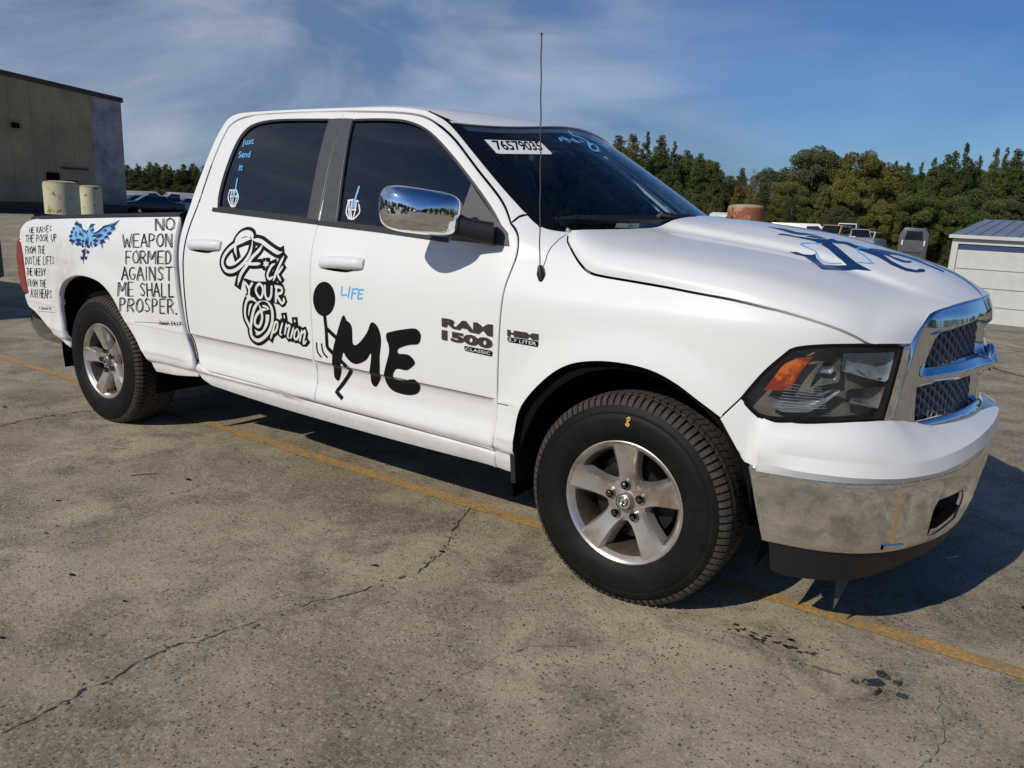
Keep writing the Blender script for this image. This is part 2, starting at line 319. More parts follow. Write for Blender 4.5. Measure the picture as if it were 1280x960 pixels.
# traced outlines and marks, in truck surface coordinates (metres)
D={
 'door_top':[(-2.5607,1.7757),(-2.5056,1.8129),(-2.3779,1.833),(-2.1708,1.8366),(-1.9379,1.8351),(-1.7132,1.8316),(-1.5008,1.8235),(-1.3534,1.8143),(-1.2233,1.7977),(-1.1173,1.7619),(-0.9916,1.6926),(-0.8269,1.5671),(-0.6704,1.4462),(-0.6001,1.3621)],
 'arch_f':[(-0.458,0.5831),(-0.448,0.6406),(-0.4202,0.6969),(-0.364,0.7668),(-0.2907,0.8351),(-0.2197,0.8749),(-0.1384,0.8961),(-0.0592,0.9051),(0.0283,0.9048),(0.1039,0.8937),(0.1781,0.8672),(0.2509,0.8274),(0.3216,0.7797),(0.3746,0.7205),(0.4112,0.6659),(0.4208,0.6451)],
 'shut':[(-0.3455,1.3427),(-0.3449,1.3134),(-0.3261,1.2887),(-0.2869,1.2462),(-0.2419,1.2158),(-0.2078,1.2024),(-0.1513,1.1959),(-0.0392,1.1892),(0.0869,1.1812),(0.1963,1.1724),(0.3237,1.1625),(0.44,1.1469),(0.4843,1.1408),(0.577,1.1218),(0.6575,1.1006),(0.716,1.0787),(0.7656,1.0551)],
 'crease_bed':[(-3.122,0.6869),(-2.6722,0.7252)],
 'crease_bed2':[(-4.3289,0.6144),(-4.0662,0.6342)],
 'crease_fen':[(-0.5608,0.6646),(-0.5047,0.6667)],
 'fen_line':[(-0.3268,1.3405),(-0.3592,1.3013),(-0.386,1.2454),(-0.393,1.1868)],
 'verse_a':[['HE RAISES',[(-4.3586,1.1588),(-4.0707,1.1886),(-4.055,1.1502),(-4.3481,1.124)]],['THE POOR UP',[(-4.3951,1.1086),(-3.9883,1.1401),(-3.9804,1.0942),(-4.3916,1.0635)]],['FROM THE',[(-4.4016,1.035),(-4.1267,1.0561),(-4.1323,1.0077),(-4.4087,0.9877)]],['DUST,HE LIFTS',[(-4.4096,0.9667),(-4.0197,0.9985),(-4.0275,0.9478),(-4.4206,0.9147)]],['THE NEEDY',[(-4.4143,0.8921),(-4.1463,0.9113),(-4.1559,0.8657),(-4.4258,0.8449)]],['FROM THE',[(-4.4115,0.8163),(-4.1489,0.8379),(-4.1595,0.7917),(-4.4234,0.7719)]],['ASH HEAPS',[(-4.3845,0.7589),(-4.0927,0.7799),(-4.1066,0.7216),(-4.4048,0.6999)]]],
 'verse_a_ref':['-1 Samuel 2:8',[(-4.318,0.6505),(-4.1345,0.6651),(-4.1424,0.6431),(-4.3256,0.6275)]],
 'verse_b':[['NO',[(-2.9657,1.2754),(-2.7873,1.2902),(-2.7504,1.2273),(-2.9305,1.2152)]],['WEAPON',[(-3.2406,1.1768),(-2.763,1.2061),(-2.7393,1.1375),(-3.2219,1.1045)]],['FORMED',[(-3.1917,1.0858),(-2.7372,1.1164),(-2.7315,1.0488),(-3.1931,1.0133)]],['AGAINST',[(-3.2369,0.9933),(-2.7291,1.0304),(-2.7336,0.9578),(-3.2415,0.9172)]],['ME SHALL',[(-3.2741,0.9011),(-2.7195,0.9428),(-2.7274,0.868),(-3.267,0.8229)]],['PROSPER.',[(-3.2492,0.8111),(-2.6944,0.8586),(-2.7041,0.7792),(-3.2605,0.7338)]]],
 'verse_b_ref':['-Isaiah 54:17',[(-2.9026,0.7209),(-2.6797,0.7387),(-2.6841,0.7146),(-2.9078,0.6956)]],
 'M':[(-1.4128,0.9193),(-1.3995,0.8985),(-1.3773,0.8883),(-1.3643,0.8643),(-1.3612,0.8004),(-1.3391,0.7937),(-1.3032,0.821),(-1.2678,0.8636),(-1.2503,0.9003),(-1.2331,0.9086),(-1.2077,0.893),(-1.191,0.8609),(-1.1871,0.8239),(-1.1967,0.7594),(-1.2011,0.6818),(-1.2299,0.6286),(-1.2438,0.6144),(-1.2612,0.6167),(-1.2723,0.6414),(-1.255,0.7122),(-1.2478,0.7712),(-1.2798,0.7344),(-1.3345,0.7079),(-1.3704,0.7077),(-1.4052,0.729),(-1.4221,0.7496),(-1.433,0.7249),(-1.4542,0.6666),(-1.4749,0.6148),(-1.4898,0.6001),(-1.5121,0.6225),(-1.5022,0.681),(-1.4919,0.743),(-1.4702,0.8054),(-1.4455,0.8672),(-1.4265,0.9081)],
 'E':[(-1.1549,0.8655),(-1.1408,0.8765),(-1.0593,0.899),(-0.9879,0.9108),(-0.9602,0.8904),(-0.9638,0.8599),(-0.9793,0.8458),(-1.0268,0.8363),(-1.0834,0.8132),(-1.0851,0.7913),(-1.0268,0.7935),(-0.9911,0.7649),(-1.0198,0.7358),(-1.0444,0.7238),(-1.1019,0.7199),(-1.1206,0.6749),(-1.068,0.6737),(-0.9974,0.6907),(-0.9766,0.6659),(-0.9917,0.6307),(-1.0327,0.612),(-1.0906,0.607),(-1.1491,0.6162),(-1.1793,0.6505),(-1.1677,0.7064),(-1.1414,0.7801),(-1.141,0.8176),(-1.155,0.8468)],
 'head':[(-1.4707,0.9866),(-1.473,0.9661),(-1.4803,0.9465),(-1.4919,0.9289),(-1.5072,0.9147),(-1.5249,0.9047),(-1.544,0.8999),(-1.563,0.9004),(-1.5807,0.9064),(-1.5958,0.9175),(-1.6073,0.9328),(-1.6144,0.9514),(-1.6167,0.9718),(-1.6142,0.9927),(-1.6069,1.0125),(-1.5953,1.03),(-1.5803,1.0438),(-1.5629,1.0532),(-1.5442,1.0575),(-1.5254,1.0566),(-1.5077,1.0504),(-1.4926,1.0394),(-1.4808,1.0244),(-1.4733,1.0064)],
 'stick':[[(-1.5401,0.9049),(-1.5315,0.8436),(-1.5286,0.7579),(-1.4837,0.7275)],[(-1.5314,0.8469),(-1.4655,0.8093)],[(-1.4391,0.704),(-1.3869,0.6708),(-1.4934,0.5481),(-1.4498,0.5261)]],
 'motion':[[(-1.5995,0.7683),(-1.5977,0.728),(-1.5738,0.7043)],[(-1.5659,0.7681),(-1.5591,0.7301),(-1.5324,0.7083)]],
 'life':[[(-1.4274,1.0446),(-1.4337,1.0062),(-1.3997,1.0126)],[(-1.3785,1.0491),(-1.3887,1.0011)],[(-1.3606,1.0414),(-1.3682,0.9969)],[(-1.3606,1.0414),(-1.33,1.0443)],[(-1.3644,1.0223),(-1.3425,1.0245)],[(-1.3213,1.042),(-1.3305,1.0007),(-1.3011,1.0068)],[(-1.3213,1.042),(-1.2954,1.0444)],[(-1.325,1.0231),(-1.3034,1.0252)]],
 'script1':[[(-2.1989,1.1867),(-2.1756,1.2044),(-2.1249,1.2163),(-2.112,1.2263),(-2.1338,1.2353),(-2.1696,1.2284),(-2.1953,1.2074),(-2.2099,1.1819),(-2.2009,1.1538),(-2.181,1.1224)],[(-2.0816,1.2099),(-2.1051,1.2388),(-2.1497,1.2474),(-2.189,1.2343),(-2.209,1.2086),(-2.2139,1.1858)],[(-2.0899,1.2175),(-2.1551,1.2024),(-2.2304,1.1716),(-2.282,1.1236),(-2.2919,1.0813),(-2.2576,1.0497),(-2.197,1.0546),(-2.1335,1.0891),(-2.0892,1.1369),(-2.0792,1.1819),(-2.0899,1.2175)],[(-2.0883,1.2135),(-2.0233,1.2101),(-1.9663,1.1909),(-1.9108,1.172),(-1.8718,1.1636),(-1.85,1.1709)],[(-1.9989,1.1988),(-2.0205,1.1656),(-2.0622,1.1307),(-2.0948,1.092),(-2.1441,1.0391),(-2.1683,0.9832)],[(-2.1285,1.1009),(-2.0634,1.0976),(-1.9946,1.1044)],[(-1.9601,1.124),(-1.9529,1.0868)],[(-1.9748,1.0971),(-1.934,1.1152)],[(-1.9758,1.1129),(-1.9342,1.0994)],[(-1.8875,1.1116),(-1.9133,1.0998),(-1.9387,1.0561),(-1.9274,1.0363),(-1.8937,1.052)],[(-1.8315,1.1527),(-1.8589,1.102),(-1.8966,1.0279)],[(-1.8283,1.1063),(-1.8679,1.062)],[(-1.868,1.064),(-1.8372,1.0331)]],
 'script2':[[(-2.115,1.0045),(-2.08,0.9769),(-2.0851,0.9351)],[(-2.0535,1.0059),(-2.08,0.9769)],[(-2.0982,0.9338),(-2.0701,0.9366)],[(-1.9993,1.0075),(-1.9775,0.9965),(-1.9731,0.9686),(-1.9919,0.9383),(-2.0167,0.9522),(-2.0286,0.9755),(-2.0153,0.9971),(-1.9993,1.0075)],[(-1.9586,1.0023),(-1.9548,0.9522),(-1.9355,0.9367),(-1.9131,0.9563),(-1.9078,1.0029)],[(-1.8722,1.0062),(-1.8789,0.9316)],[(-1.8814,1.0054),(-1.836,1.0016),(-1.835,0.9799),(-1.8698,0.9666),(-1.8522,0.9443),(-1.8347,0.9281),(-1.816,0.944),(-1.8218,0.9514)]],
 'script3':[[(-2.0154,0.9078),(-2.0509,0.9276),(-2.0944,0.9193),(-2.1158,0.8774),(-2.1162,0.8295),(-2.0854,0.785),(-2.0686,0.755)],[(-1.9723,0.9271),(-1.9368,0.9218),(-1.909,0.8881),(-1.9112,0.8297),(-1.9463,0.7706),(-2.0179,0.7245),(-2.0677,0.7309),(-2.0811,0.7655),(-2.0642,0.8355),(-2.0411,0.8855),(-2.0059,0.9166),(-1.9723,0.9271)],[(-2.0123,0.9101),(-1.9917,0.8791),(-1.9866,0.8365),(-2.0138,0.7938),(-2.0454,0.8059),(-2.0302,0.8473),(-1.9868,0.8796),(-1.9386,0.8868)],[(-1.9826,0.9015),(-1.9498,0.8992),(-1.9297,0.8878)],[(-1.8823,0.8409),(-1.9314,0.7408)],[(-1.901,0.8232),(-1.8722,0.8344),(-1.8778,0.7988),(-1.9104,0.7732)],[(-1.833,0.839),(-1.8571,0.778),(-1.8396,0.7783)],[(-1.8225,0.8747),(-1.8189,0.856)],[(-1.8043,0.8386),(-1.8236,0.7765)],[(-1.8085,0.8151),(-1.782,0.8298),(-1.8028,0.7695),(-1.7856,0.7698)],[(-1.7539,0.8256),(-1.7805,0.7627)],[(-1.7465,0.8625),(-1.7445,0.8457)],[(-1.7261,0.8214),(-1.7466,0.8036),(-1.7542,0.772),(-1.7377,0.7665),(-1.7192,0.7918),(-1.7261,0.8214)],[(-1.6967,0.8194),(-1.7172,0.7558)],[(-1.7023,0.794),(-1.6736,0.8166),(-1.6913,0.7516),(-1.6649,0.7723)]],
 'yourblob':[(-2.1246,1.0202),(-2.0791,1.02),(-2.0342,1.0158),(-1.9961,1.0191),(-1.9522,1.023),(-1.9274,1.0332),(-1.854,1.0198),(-1.83,0.9982),(-1.8304,0.9664),(-1.8038,0.9532),(-1.8139,0.9203),(-1.8383,0.9138),(-1.8681,0.9267),(-1.9051,0.9228),(-1.9426,0.9189),(-1.98,0.9232),(-2.0183,0.9192),(-2.0696,0.9222),(-2.1028,0.9105),(-2.1108,0.943),(-2.1001,0.9605)],
 'bird_fill':[[(-3.7815,1.2253),(-3.7789,1.1983),(-3.8076,1.1818),(-3.817,1.1601),(-3.8214,1.1357),(-3.8111,1.1121),(-3.7546,1.0943),(-3.6895,1.0952),(-3.6456,1.1157),(-3.6176,1.1469),(-3.631,1.161),(-3.6639,1.1637),(-3.69,1.1847),(-3.7251,1.2098),(-3.7585,1.2113)],[(-3.5866,1.1575),(-3.534,1.1691),(-3.486,1.1891),(-3.4564,1.2094),(-3.3962,1.2297),(-3.3211,1.2517),(-3.3416,1.2193),(-3.3496,1.2032),(-3.3713,1.1777),(-3.4033,1.1616),(-3.4149,1.1466),(-3.4268,1.1286),(-3.4519,1.1126),(-3.5065,1.1035),(-3.5526,1.1094),(-3.5917,1.1366)],[(-3.6293,1.1788),(-3.6071,1.2065),(-3.5806,1.2108),(-3.5676,1.182),(-3.5841,1.1664),(-3.5667,1.1262),(-3.5952,1.0833),(-3.636,1.0866),(-3.635,1.1223),(-3.6186,1.1587)]],
 'bird':[[(-3.7843,1.2297),(-3.7688,1.2138),(-3.7383,1.2002)],[(-3.7914,1.2218),(-3.7861,1.2009)],[(-3.8125,1.1861),(-3.7821,1.1785)],[(-3.8264,1.1612),(-3.7922,1.1584)],[(-3.836,1.1334),(-3.7916,1.1373)],[(-3.8285,1.1065),(-3.7872,1.1135)],[(-3.799,1.0886),(-3.7799,1.1048),(-3.7566,1.1092)],[(-3.7543,1.0913),(-3.7186,1.092),(-3.6911,1.1071)],[(-3.6996,1.1931),(-3.6793,1.1733),(-3.6344,1.1623),(-3.6204,1.1556)],[(-3.7572,1.2143),(-3.7137,1.1984),(-3.6957,1.1844)],[(-3.7247,1.153),(-3.6872,1.1461),(-3.6559,1.1389)],[(-3.7196,1.1712),(-3.7006,1.1513),(-3.6739,1.1408)],[(-3.7662,1.1688),(-3.752,1.1455),(-3.7416,1.1281)],[(-3.7579,1.1182),(-3.7216,1.1143),(-3.6812,1.1196)],[(-3.6803,1.1137),(-3.6447,1.1098)],[(-3.6205,1.1852),(-3.6071,1.2065),(-3.5814,1.2122),(-3.5631,1.2204)],[(-3.6011,1.1803),(-3.5731,1.1817),(-3.5695,1.1995)],[(-3.6305,1.1817),(-3.6303,1.1669)],[(-3.5785,1.1667),(-3.534,1.1691),(-3.4848,1.1862),(-3.4597,1.2049),(-3.4263,1.2152),(-3.3812,1.2318)],[(-3.5716,1.1465),(-3.5298,1.1576),(-3.4801,1.1749)],[(-3.4601,1.1933),(-3.4348,1.1859),(-3.4145,1.1898)],[(-3.4195,1.2127),(-3.3589,1.2214),(-3.3153,1.2549)],[(-3.3789,1.196),(-3.3305,1.2084)],[(-3.4124,1.1712),(-3.3548,1.1772)],[(-3.4369,1.1468),(-3.4,1.1517),(-3.376,1.1445)],[(-3.4763,1.1257),(-3.4432,1.1276),(-3.4086,1.1181)],[(-3.4693,1.1174),(-3.4488,1.1099),(-3.4461,1.0897)],[(-3.547,1.1098),(-3.5229,1.0995),(-3.495,1.1012)],[(-3.5713,1.1201),(-3.5639,1.0852)],[(-3.6176,1.1469),(-3.6315,1.0988),(-3.6351,1.0748)],[(-3.6046,1.1417),(-3.6074,1.1121),(-3.6072,1.0884),(-3.5838,1.084),(-3.5801,1.1019)],[(-3.6736,1.1081),(-3.6649,1.0848),(-3.6473,1.083)],[(-3.6907,1.1041),(-3.6941,1.083)],[(-3.6407,1.0685),(-3.6585,1.0524),(-3.6789,1.0541)],[(-3.6174,1.067),(-3.6064,1.0499),(-3.5857,1.0602)],[(-3.6351,1.0748),(-3.6355,1.048),(-3.6542,1.0258),(-3.6503,0.9783)],[(-3.6899,1.0233),(-3.6772,1.0092),(-3.66,1.0224)],[(-3.6482,1.0262),(-3.6236,1.0131),(-3.61,1.0259)],[(-3.5244,1.1404),(-3.4838,1.1543),(-3.4421,1.1624)],[(-3.5552,1.1269),(-3.5096,1.1237),(-3.489,1.1337)]],
 'hand1_w':[[(-2.3947,1.4502),(-2.3915,1.4092),(-2.3499,1.3687)],[(-2.3767,1.4525),(-2.3723,1.4144),(-2.344,1.3689)],[(-2.359,1.452),(-2.3518,1.4104),(-2.3356,1.3669)],[(-2.3426,1.4523),(-2.3241,1.4296),(-2.3277,1.3695)],[(-2.3212,1.4334),(-2.3086,1.4093),(-2.3203,1.3697)],[(-2.3947,1.4502),(-2.3389,1.4524)],[(-2.3779,1.4189),(-2.3182,1.4205)],[(-2.3499,1.3687),(-2.3203,1.3697)]],
 'hand1_b':[[(-2.3572,1.5102),(-2.3541,1.4893),(-2.3491,1.4568),(-2.3479,1.4383)],[(-2.3688,1.4517),(-2.3484,1.4151)],[(-2.3461,1.443),(-2.3448,1.4175)]],
 'hand2_w':[[(-1.5158,1.4225),(-1.5141,1.3744),(-1.4888,1.3468)],[(-1.5085,1.4253),(-1.5011,1.3852),(-1.4786,1.3446)],[(-1.4919,1.4292),(-1.4882,1.3857),(-1.4662,1.3413)],[(-1.4647,1.4254),(-1.4591,1.3764),(-1.4612,1.3428)],[(-1.4463,1.4091),(-1.4292,1.375),(-1.4518,1.347)],[(-1.5199,1.4237),(-1.488,1.4286)],[(-1.4765,1.4276),(-1.452,1.4206)],[(-1.503,1.3852),(-1.4545,1.3844)],[(-1.4883,1.3455),(-1.4527,1.3444)]],
 'hand2_b':[[(-1.4713,1.4869),(-1.4729,1.4588),(-1.4765,1.4276),(-1.4778,1.4094),(-1.4846,1.3858)],[(-1.4802,1.4275),(-1.4696,1.4071),(-1.4671,1.3891)],[(-1.4666,1.4201),(-1.4698,1.3967)]],
 'just':['just',[(-2.417,1.7129),(-2.3229,1.7187),(-2.3015,1.6785),(-2.3952,1.6722)]],
 'send':['Send',[(-2.4162,1.6495),(-2.3129,1.6528),(-2.2967,1.6191),(-2.3999,1.6164)]],
 'it':['it',[(-2.3815,1.5825),(-2.3451,1.585),(-2.3302,1.5524),(-2.3665,1.5498)]],
 'ram':['RAM',[(-0.8469,0.9728),(-0.5918,0.976),(-0.5894,0.9291),(-0.8457,0.9384)]],
 'n1500':['1500',[(-0.8453,0.9249),(-0.5909,0.9211),(-0.5892,0.8797),(-0.8443,0.8837)]],
 'classic':['CLASSIC',[(-0.7276,0.8735),(-0.5899,0.8724),(-0.5891,0.8498),(-0.727,0.8543)]],
 'hemi':['HEMI',[(-0.5221,0.965),(-0.381,0.9656),(-0.3796,0.9431),(-0.5207,0.9408)]],
 'liter':['5.7 LITER',[(-0.5205,0.9361),(-0.3807,0.9391),(-0.3792,0.9165),(-0.5196,0.9187)]],
 'sticker':[(-0.6748,1.6945),(-0.4425,1.7066),(-0.465,1.6518),(-0.6968,1.6354)],
 'digits':['76579035',[(-0.6557,1.6926),(-0.4541,1.7055),(-0.4879,1.6645),(-0.6781,1.6506)]],
 'wtext':[[(-0.3009,1.7373),(-0.3165,1.7204)],[(-0.2902,1.7395),(-0.2927,1.7282)],[(-0.2675,1.7462),(-0.2736,1.7289)],[(-0.2577,1.7415),(-0.2384,1.7278),(-0.219,1.7397)],[(-0.2675,1.7322),(-0.2656,1.7213)],[(-0.207,1.7437),(-0.1991,1.7276)],[(-0.2316,1.7273),(-0.1931,1.7264)],[(-0.1692,1.7417),(-0.156,1.7316)],[(-0.0435,1.7569),(0.0215,1.7456)],[(-0.0432,1.7366),(-0.0074,1.7283)],[(0.0435,1.7418),(0.0467,1.7303)]],
 'wswash':[[(-0.1521,1.7818),(-0.1698,1.7616),(-0.1333,1.7538),(-0.1116,1.7387),(-0.156,1.7164),(-0.176,1.6945),(-0.1374,1.6956),(-0.0844,1.7212),(-0.1057,1.729),(-0.1607,1.7143)]],
 'hoodpoly':[[(0.4686,0.6329),(0.4838,0.6561),(0.4961,0.6408),(0.5166,0.6642),(0.5227,0.6918),(0.5287,0.6448),(0.556,0.5714),(0.6078,0.682),(0.5914,0.7122),(0.5429,0.7751),(0.5128,0.7966),(0.497,0.8054),(0.4672,0.8033),(0.4395,0.8029),(0.4205,0.7959),(0.4306,0.8168),(0.4565,0.8129),(0.4919,0.8251),(0.5199,0.846),(0.5275,0.8712),(0.5422,0.8573),(0.5667,0.88),(0.5935,0.8691),(0.624,0.8772),(0.6625,0.9337),(0.6993,0.9649),(0.7306,0.9627),(0.7834,0.9336),(0.8353,0.929),(0.8407,0.9091),(0.7892,0.9103),(0.7394,0.9204),(0.7019,0.916),(0.6852,0.8881),(0.6961,0.8747),(0.7348,0.8749),(0.7466,0.8987),(0.7491,0.8725),(0.7355,0.8566),(0.7122,0.8562),(0.6859,0.8684),(0.6712,0.8645),(0.7059,0.8361),(0.7489,0.8246),(0.7779,0.8353),(0.7804,0.8531),(0.7943,0.8613),(0.8009,0.8448),(0.7827,0.821),(0.7546,0.8065),(0.713,0.8114),(0.6808,0.8279),(0.6589,0.8358),(0.6266,0.8368),(0.6018,0.8389),(0.567,0.8499),(0.5456,0.832),(0.5326,0.8322),(0.5659,0.8004),(0.6021,0.7651),(0.6309,0.7388),(0.6758,0.7159),(0.6344,0.6682),(0.5703,0.4909),(0.5644,0.4941),(0.5348,0.552),(0.5036,0.6191),(0.4836,0.6168)]],
 'hoodblue':[[(0.5195,0.7969),(0.494,0.7795),(0.4808,0.7536),(0.493,0.7358),(0.5181,0.7191),(0.528,0.6821),(0.5378,0.6404),(0.5596,0.6212),(0.5909,0.677)],[(0.6301,0.8769),(0.6048,0.8497),(0.6122,0.824),(0.634,0.8106),(0.6605,0.7862),(0.6676,0.7819),(0.6295,0.7473)]],
 'hoodline':[[(0.3888,0.8586),(0.4063,0.8586),(0.4272,0.8539),(0.4493,0.8426),(0.4747,0.8569),(0.4901,0.8698)],[(0.4753,0.8303),(0.4901,0.8442),(0.5147,0.8521)]],
 'arch_seam':[(0.3371,0.7785)],
 'tailedge':[(-4.4682,1.0604),(-4.4461,0.9738),(-4.4396,0.8497),(-4.4294,0.7278)],
 'tailout':[(-4.5263,1.0517),(-4.5446,0.967),(-4.5462,0.8408),(-4.5238,0.7565),(-4.4886,0.722)],
 'tailbot':[(-4.4927,0.7107),(-4.4662,0.6329),(-4.3614,0.5962),(-4.0055,0.4241)],
 'b_hole':[(1.1137,0.4068),(1.1281,0.5141),(1.1819,0.5328),(1.2865,0.4925),(1.3201,0.457),(1.1898,0.4021)],
 'b_slot':[(0.9069,0.4183),(0.9939,0.4078),(1.0063,0.3865),(0.9134,0.3995)],
 'amber':[(0.4581,0.8845),(0.5084,0.9744),(0.546,0.9988),(0.5958,1.0087),(0.5623,0.9524),(0.5376,0.8918)],
 'hl_in1':[(0.6881,1.0244),(0.8964,1.028),(0.8776,0.929),(0.7815,0.9465),(0.6935,0.968)],
 'hl_in2':[(0.48,0.866),(0.6442,0.8873),(0.6772,0.9075),(0.7049,0.9062),(0.6406,0.8496),(0.6082,0.8284),(0.5268,0.8197),(0.4859,0.8335)],
 'hl_in3':[(0.7185,0.909),(0.8709,0.9153),(0.8556,0.8427),(0.7208,0.8647)],
 'hl_in4':[(0.623,0.9803),(0.6691,0.9806),(0.6659,0.9554),(0.6192,0.9595)],
 'hl_in5':[(0.6377,1.0016),(0.685,1.013),(0.6919,0.9312),(0.5979,0.9071),(0.6102,0.9451)],
 'hoodstripe':[[(0.728,0.9612),(0.7709,0.975),(0.8279,0.9602),(0.8859,0.962),(0.9339,0.9374),(0.9882,0.8948)]],
}
GD={
 'crack':[(-0.965,-0.623),(-0.901,-0.77),(-0.805,-0.957),(-0.762,-1.072),(-0.744,-1.198),(-0.72,-1.31),(-0.765,-1.47),(-0.787,-1.58),(-0.833,-1.662),(-0.854,-1.772),(-0.871,-1.859),(-0.902,-1.931),(-0.918,-2.011),(-0.928,-2.09),(-0.961,-2.135),(-0.965,-2.205),(-0.98,-2.25),(-0.966,-2.317),(-0.942,-2.387),(-0.961,-2.431),(-0.949,-2.489),(-0.957,-2.548),(-0.954,-2.609),(-0.958,-2.664)],
 'crack2':[(-3.895,-1.453),(-3.917,-1.287),(-3.914,-1.178),(-3.876,-0.935)],
 'oil':[(0.446,-0.909),(0.49,-0.914),(0.53,-0.908),(0.561,-0.902),(0.595,-0.894),(0.622,-0.897),(0.662,-0.896),(0.691,-0.879),(0.449,-0.874),(0.491,-0.873),(0.535,-0.878),(0.624,-0.852)],
 'rubber':[(0.894,-0.94),(0.912,-0.872),(0.916,-0.985),(0.961,-0.892),(0.981,-0.954),(0.848,-0.971)],
 'black':[(-2.132,-2.004),(-2.173,-1.943),(-4.241,-1.157),(-4.331,-1.245),(-1.687,-2.119),(-1.353,-2.103),(-2.268,-1.258),(-0.757,-1.079),(-2.057,-0.808),(-0.876,-1.346),(-2.458,-1.801),(-1.427,-2.463)],
}
# ---------------------------------------------------------------- surface panels
def resample(P,step,closed=False):
    P=np.array(P,float)
    if closed: P=np.vstack([P,P[:1]])
    l=np.concatenate([[0],np.cumsum(np.hypot(*np.diff(P,axis=0).T))]); n=max(1,int(math.ceil(l[-1]/step)))
    q=np.linspace(0,l[-1],n+1); o=np.stack([np.interp(q,l,P[:,0]),np.interp(q,l,P[:,1])],1)
    return o[:-1] if closed else o
def path(*segs,step=.02,smooth=True):
    # closed outline from segments (each smoothed, corners kept at segment ends)
    o=[]
    for s in segs:
        s=np.array(s,float)
        c=catmull(s,8) if (smooth and len(s)>2) else s
        r=resample(c,step)
        if o and np.hypot(*(o[-1]-r[0]))<.004: r=r[1:]
        o+=list(r)
    if np.hypot(*(o[-1]-o[0]))<.004: o=o[:-1]
    return np.array(o)
def area(P): x,y=P[:,0],P[:,1]; return .5*np.sum(x*np.roll(y,-1)-np.roll(x,-1)*y)
def ccw(P): return P if area(P)>0 else P[::-1]
def inset(P,d):
    # P ccw: move inwards by d (negative: outwards)
    t=np.roll(P,-1,0)-np.roll(P,1,0); t/=np.maximum(np.hypot(t[:,0],t[:,1]),1e-9)[:,None]
    n=np.stack([-t[:,1],t[:,0]],1); return P+n*d
def inpoly(x,y,P):
    c=np.zeros(x.shape,bool); n=len(P); j=n-1
    for i in range(n):
        xi,yi=P[i];xj,yj=P[j]
        if yi!=yj:
            c^=((yi>y)!=(yj>y))&(x<(xj-xi)*(y-yi)/(yj-yi)+xi)
        j=i
    return c
def segdist(x,y,P):
    d=np.full(x.shape,9.)
    for i in range(len(P)):
        a=P[i];b=P[(i+1)%len(P)]; ab=b-a; L=max(ab@ab,1e-12)
        t=np.clip(((x-a[0])*ab[0]+(y-a[1])*ab[1])/L,0,1); d=np.minimum(d,np.hypot(x-a[0]-t*ab[0],y-a[1]-t*ab[1]))
    return d
def evalF(F,P,outw=None):
    P=np.asarray(P,float); u,v=P[:,0],P[:,1]; p=F(u,v); h=8e-4
    du=F(u+h,v)-F(u-h,v); dv=F(u,v+h)-F(u,v-h); n=np.cross(du,dv); n/=np.maximum(np.linalg.norm(n,axis=1),1e-12)[:,None]
    if outw is None: outw=np.array([-1.6,0,.9])
    s=np.sign(np.sum(n*(p-outw),1)); s[s==0]=1
    return p,n*s[:,None]
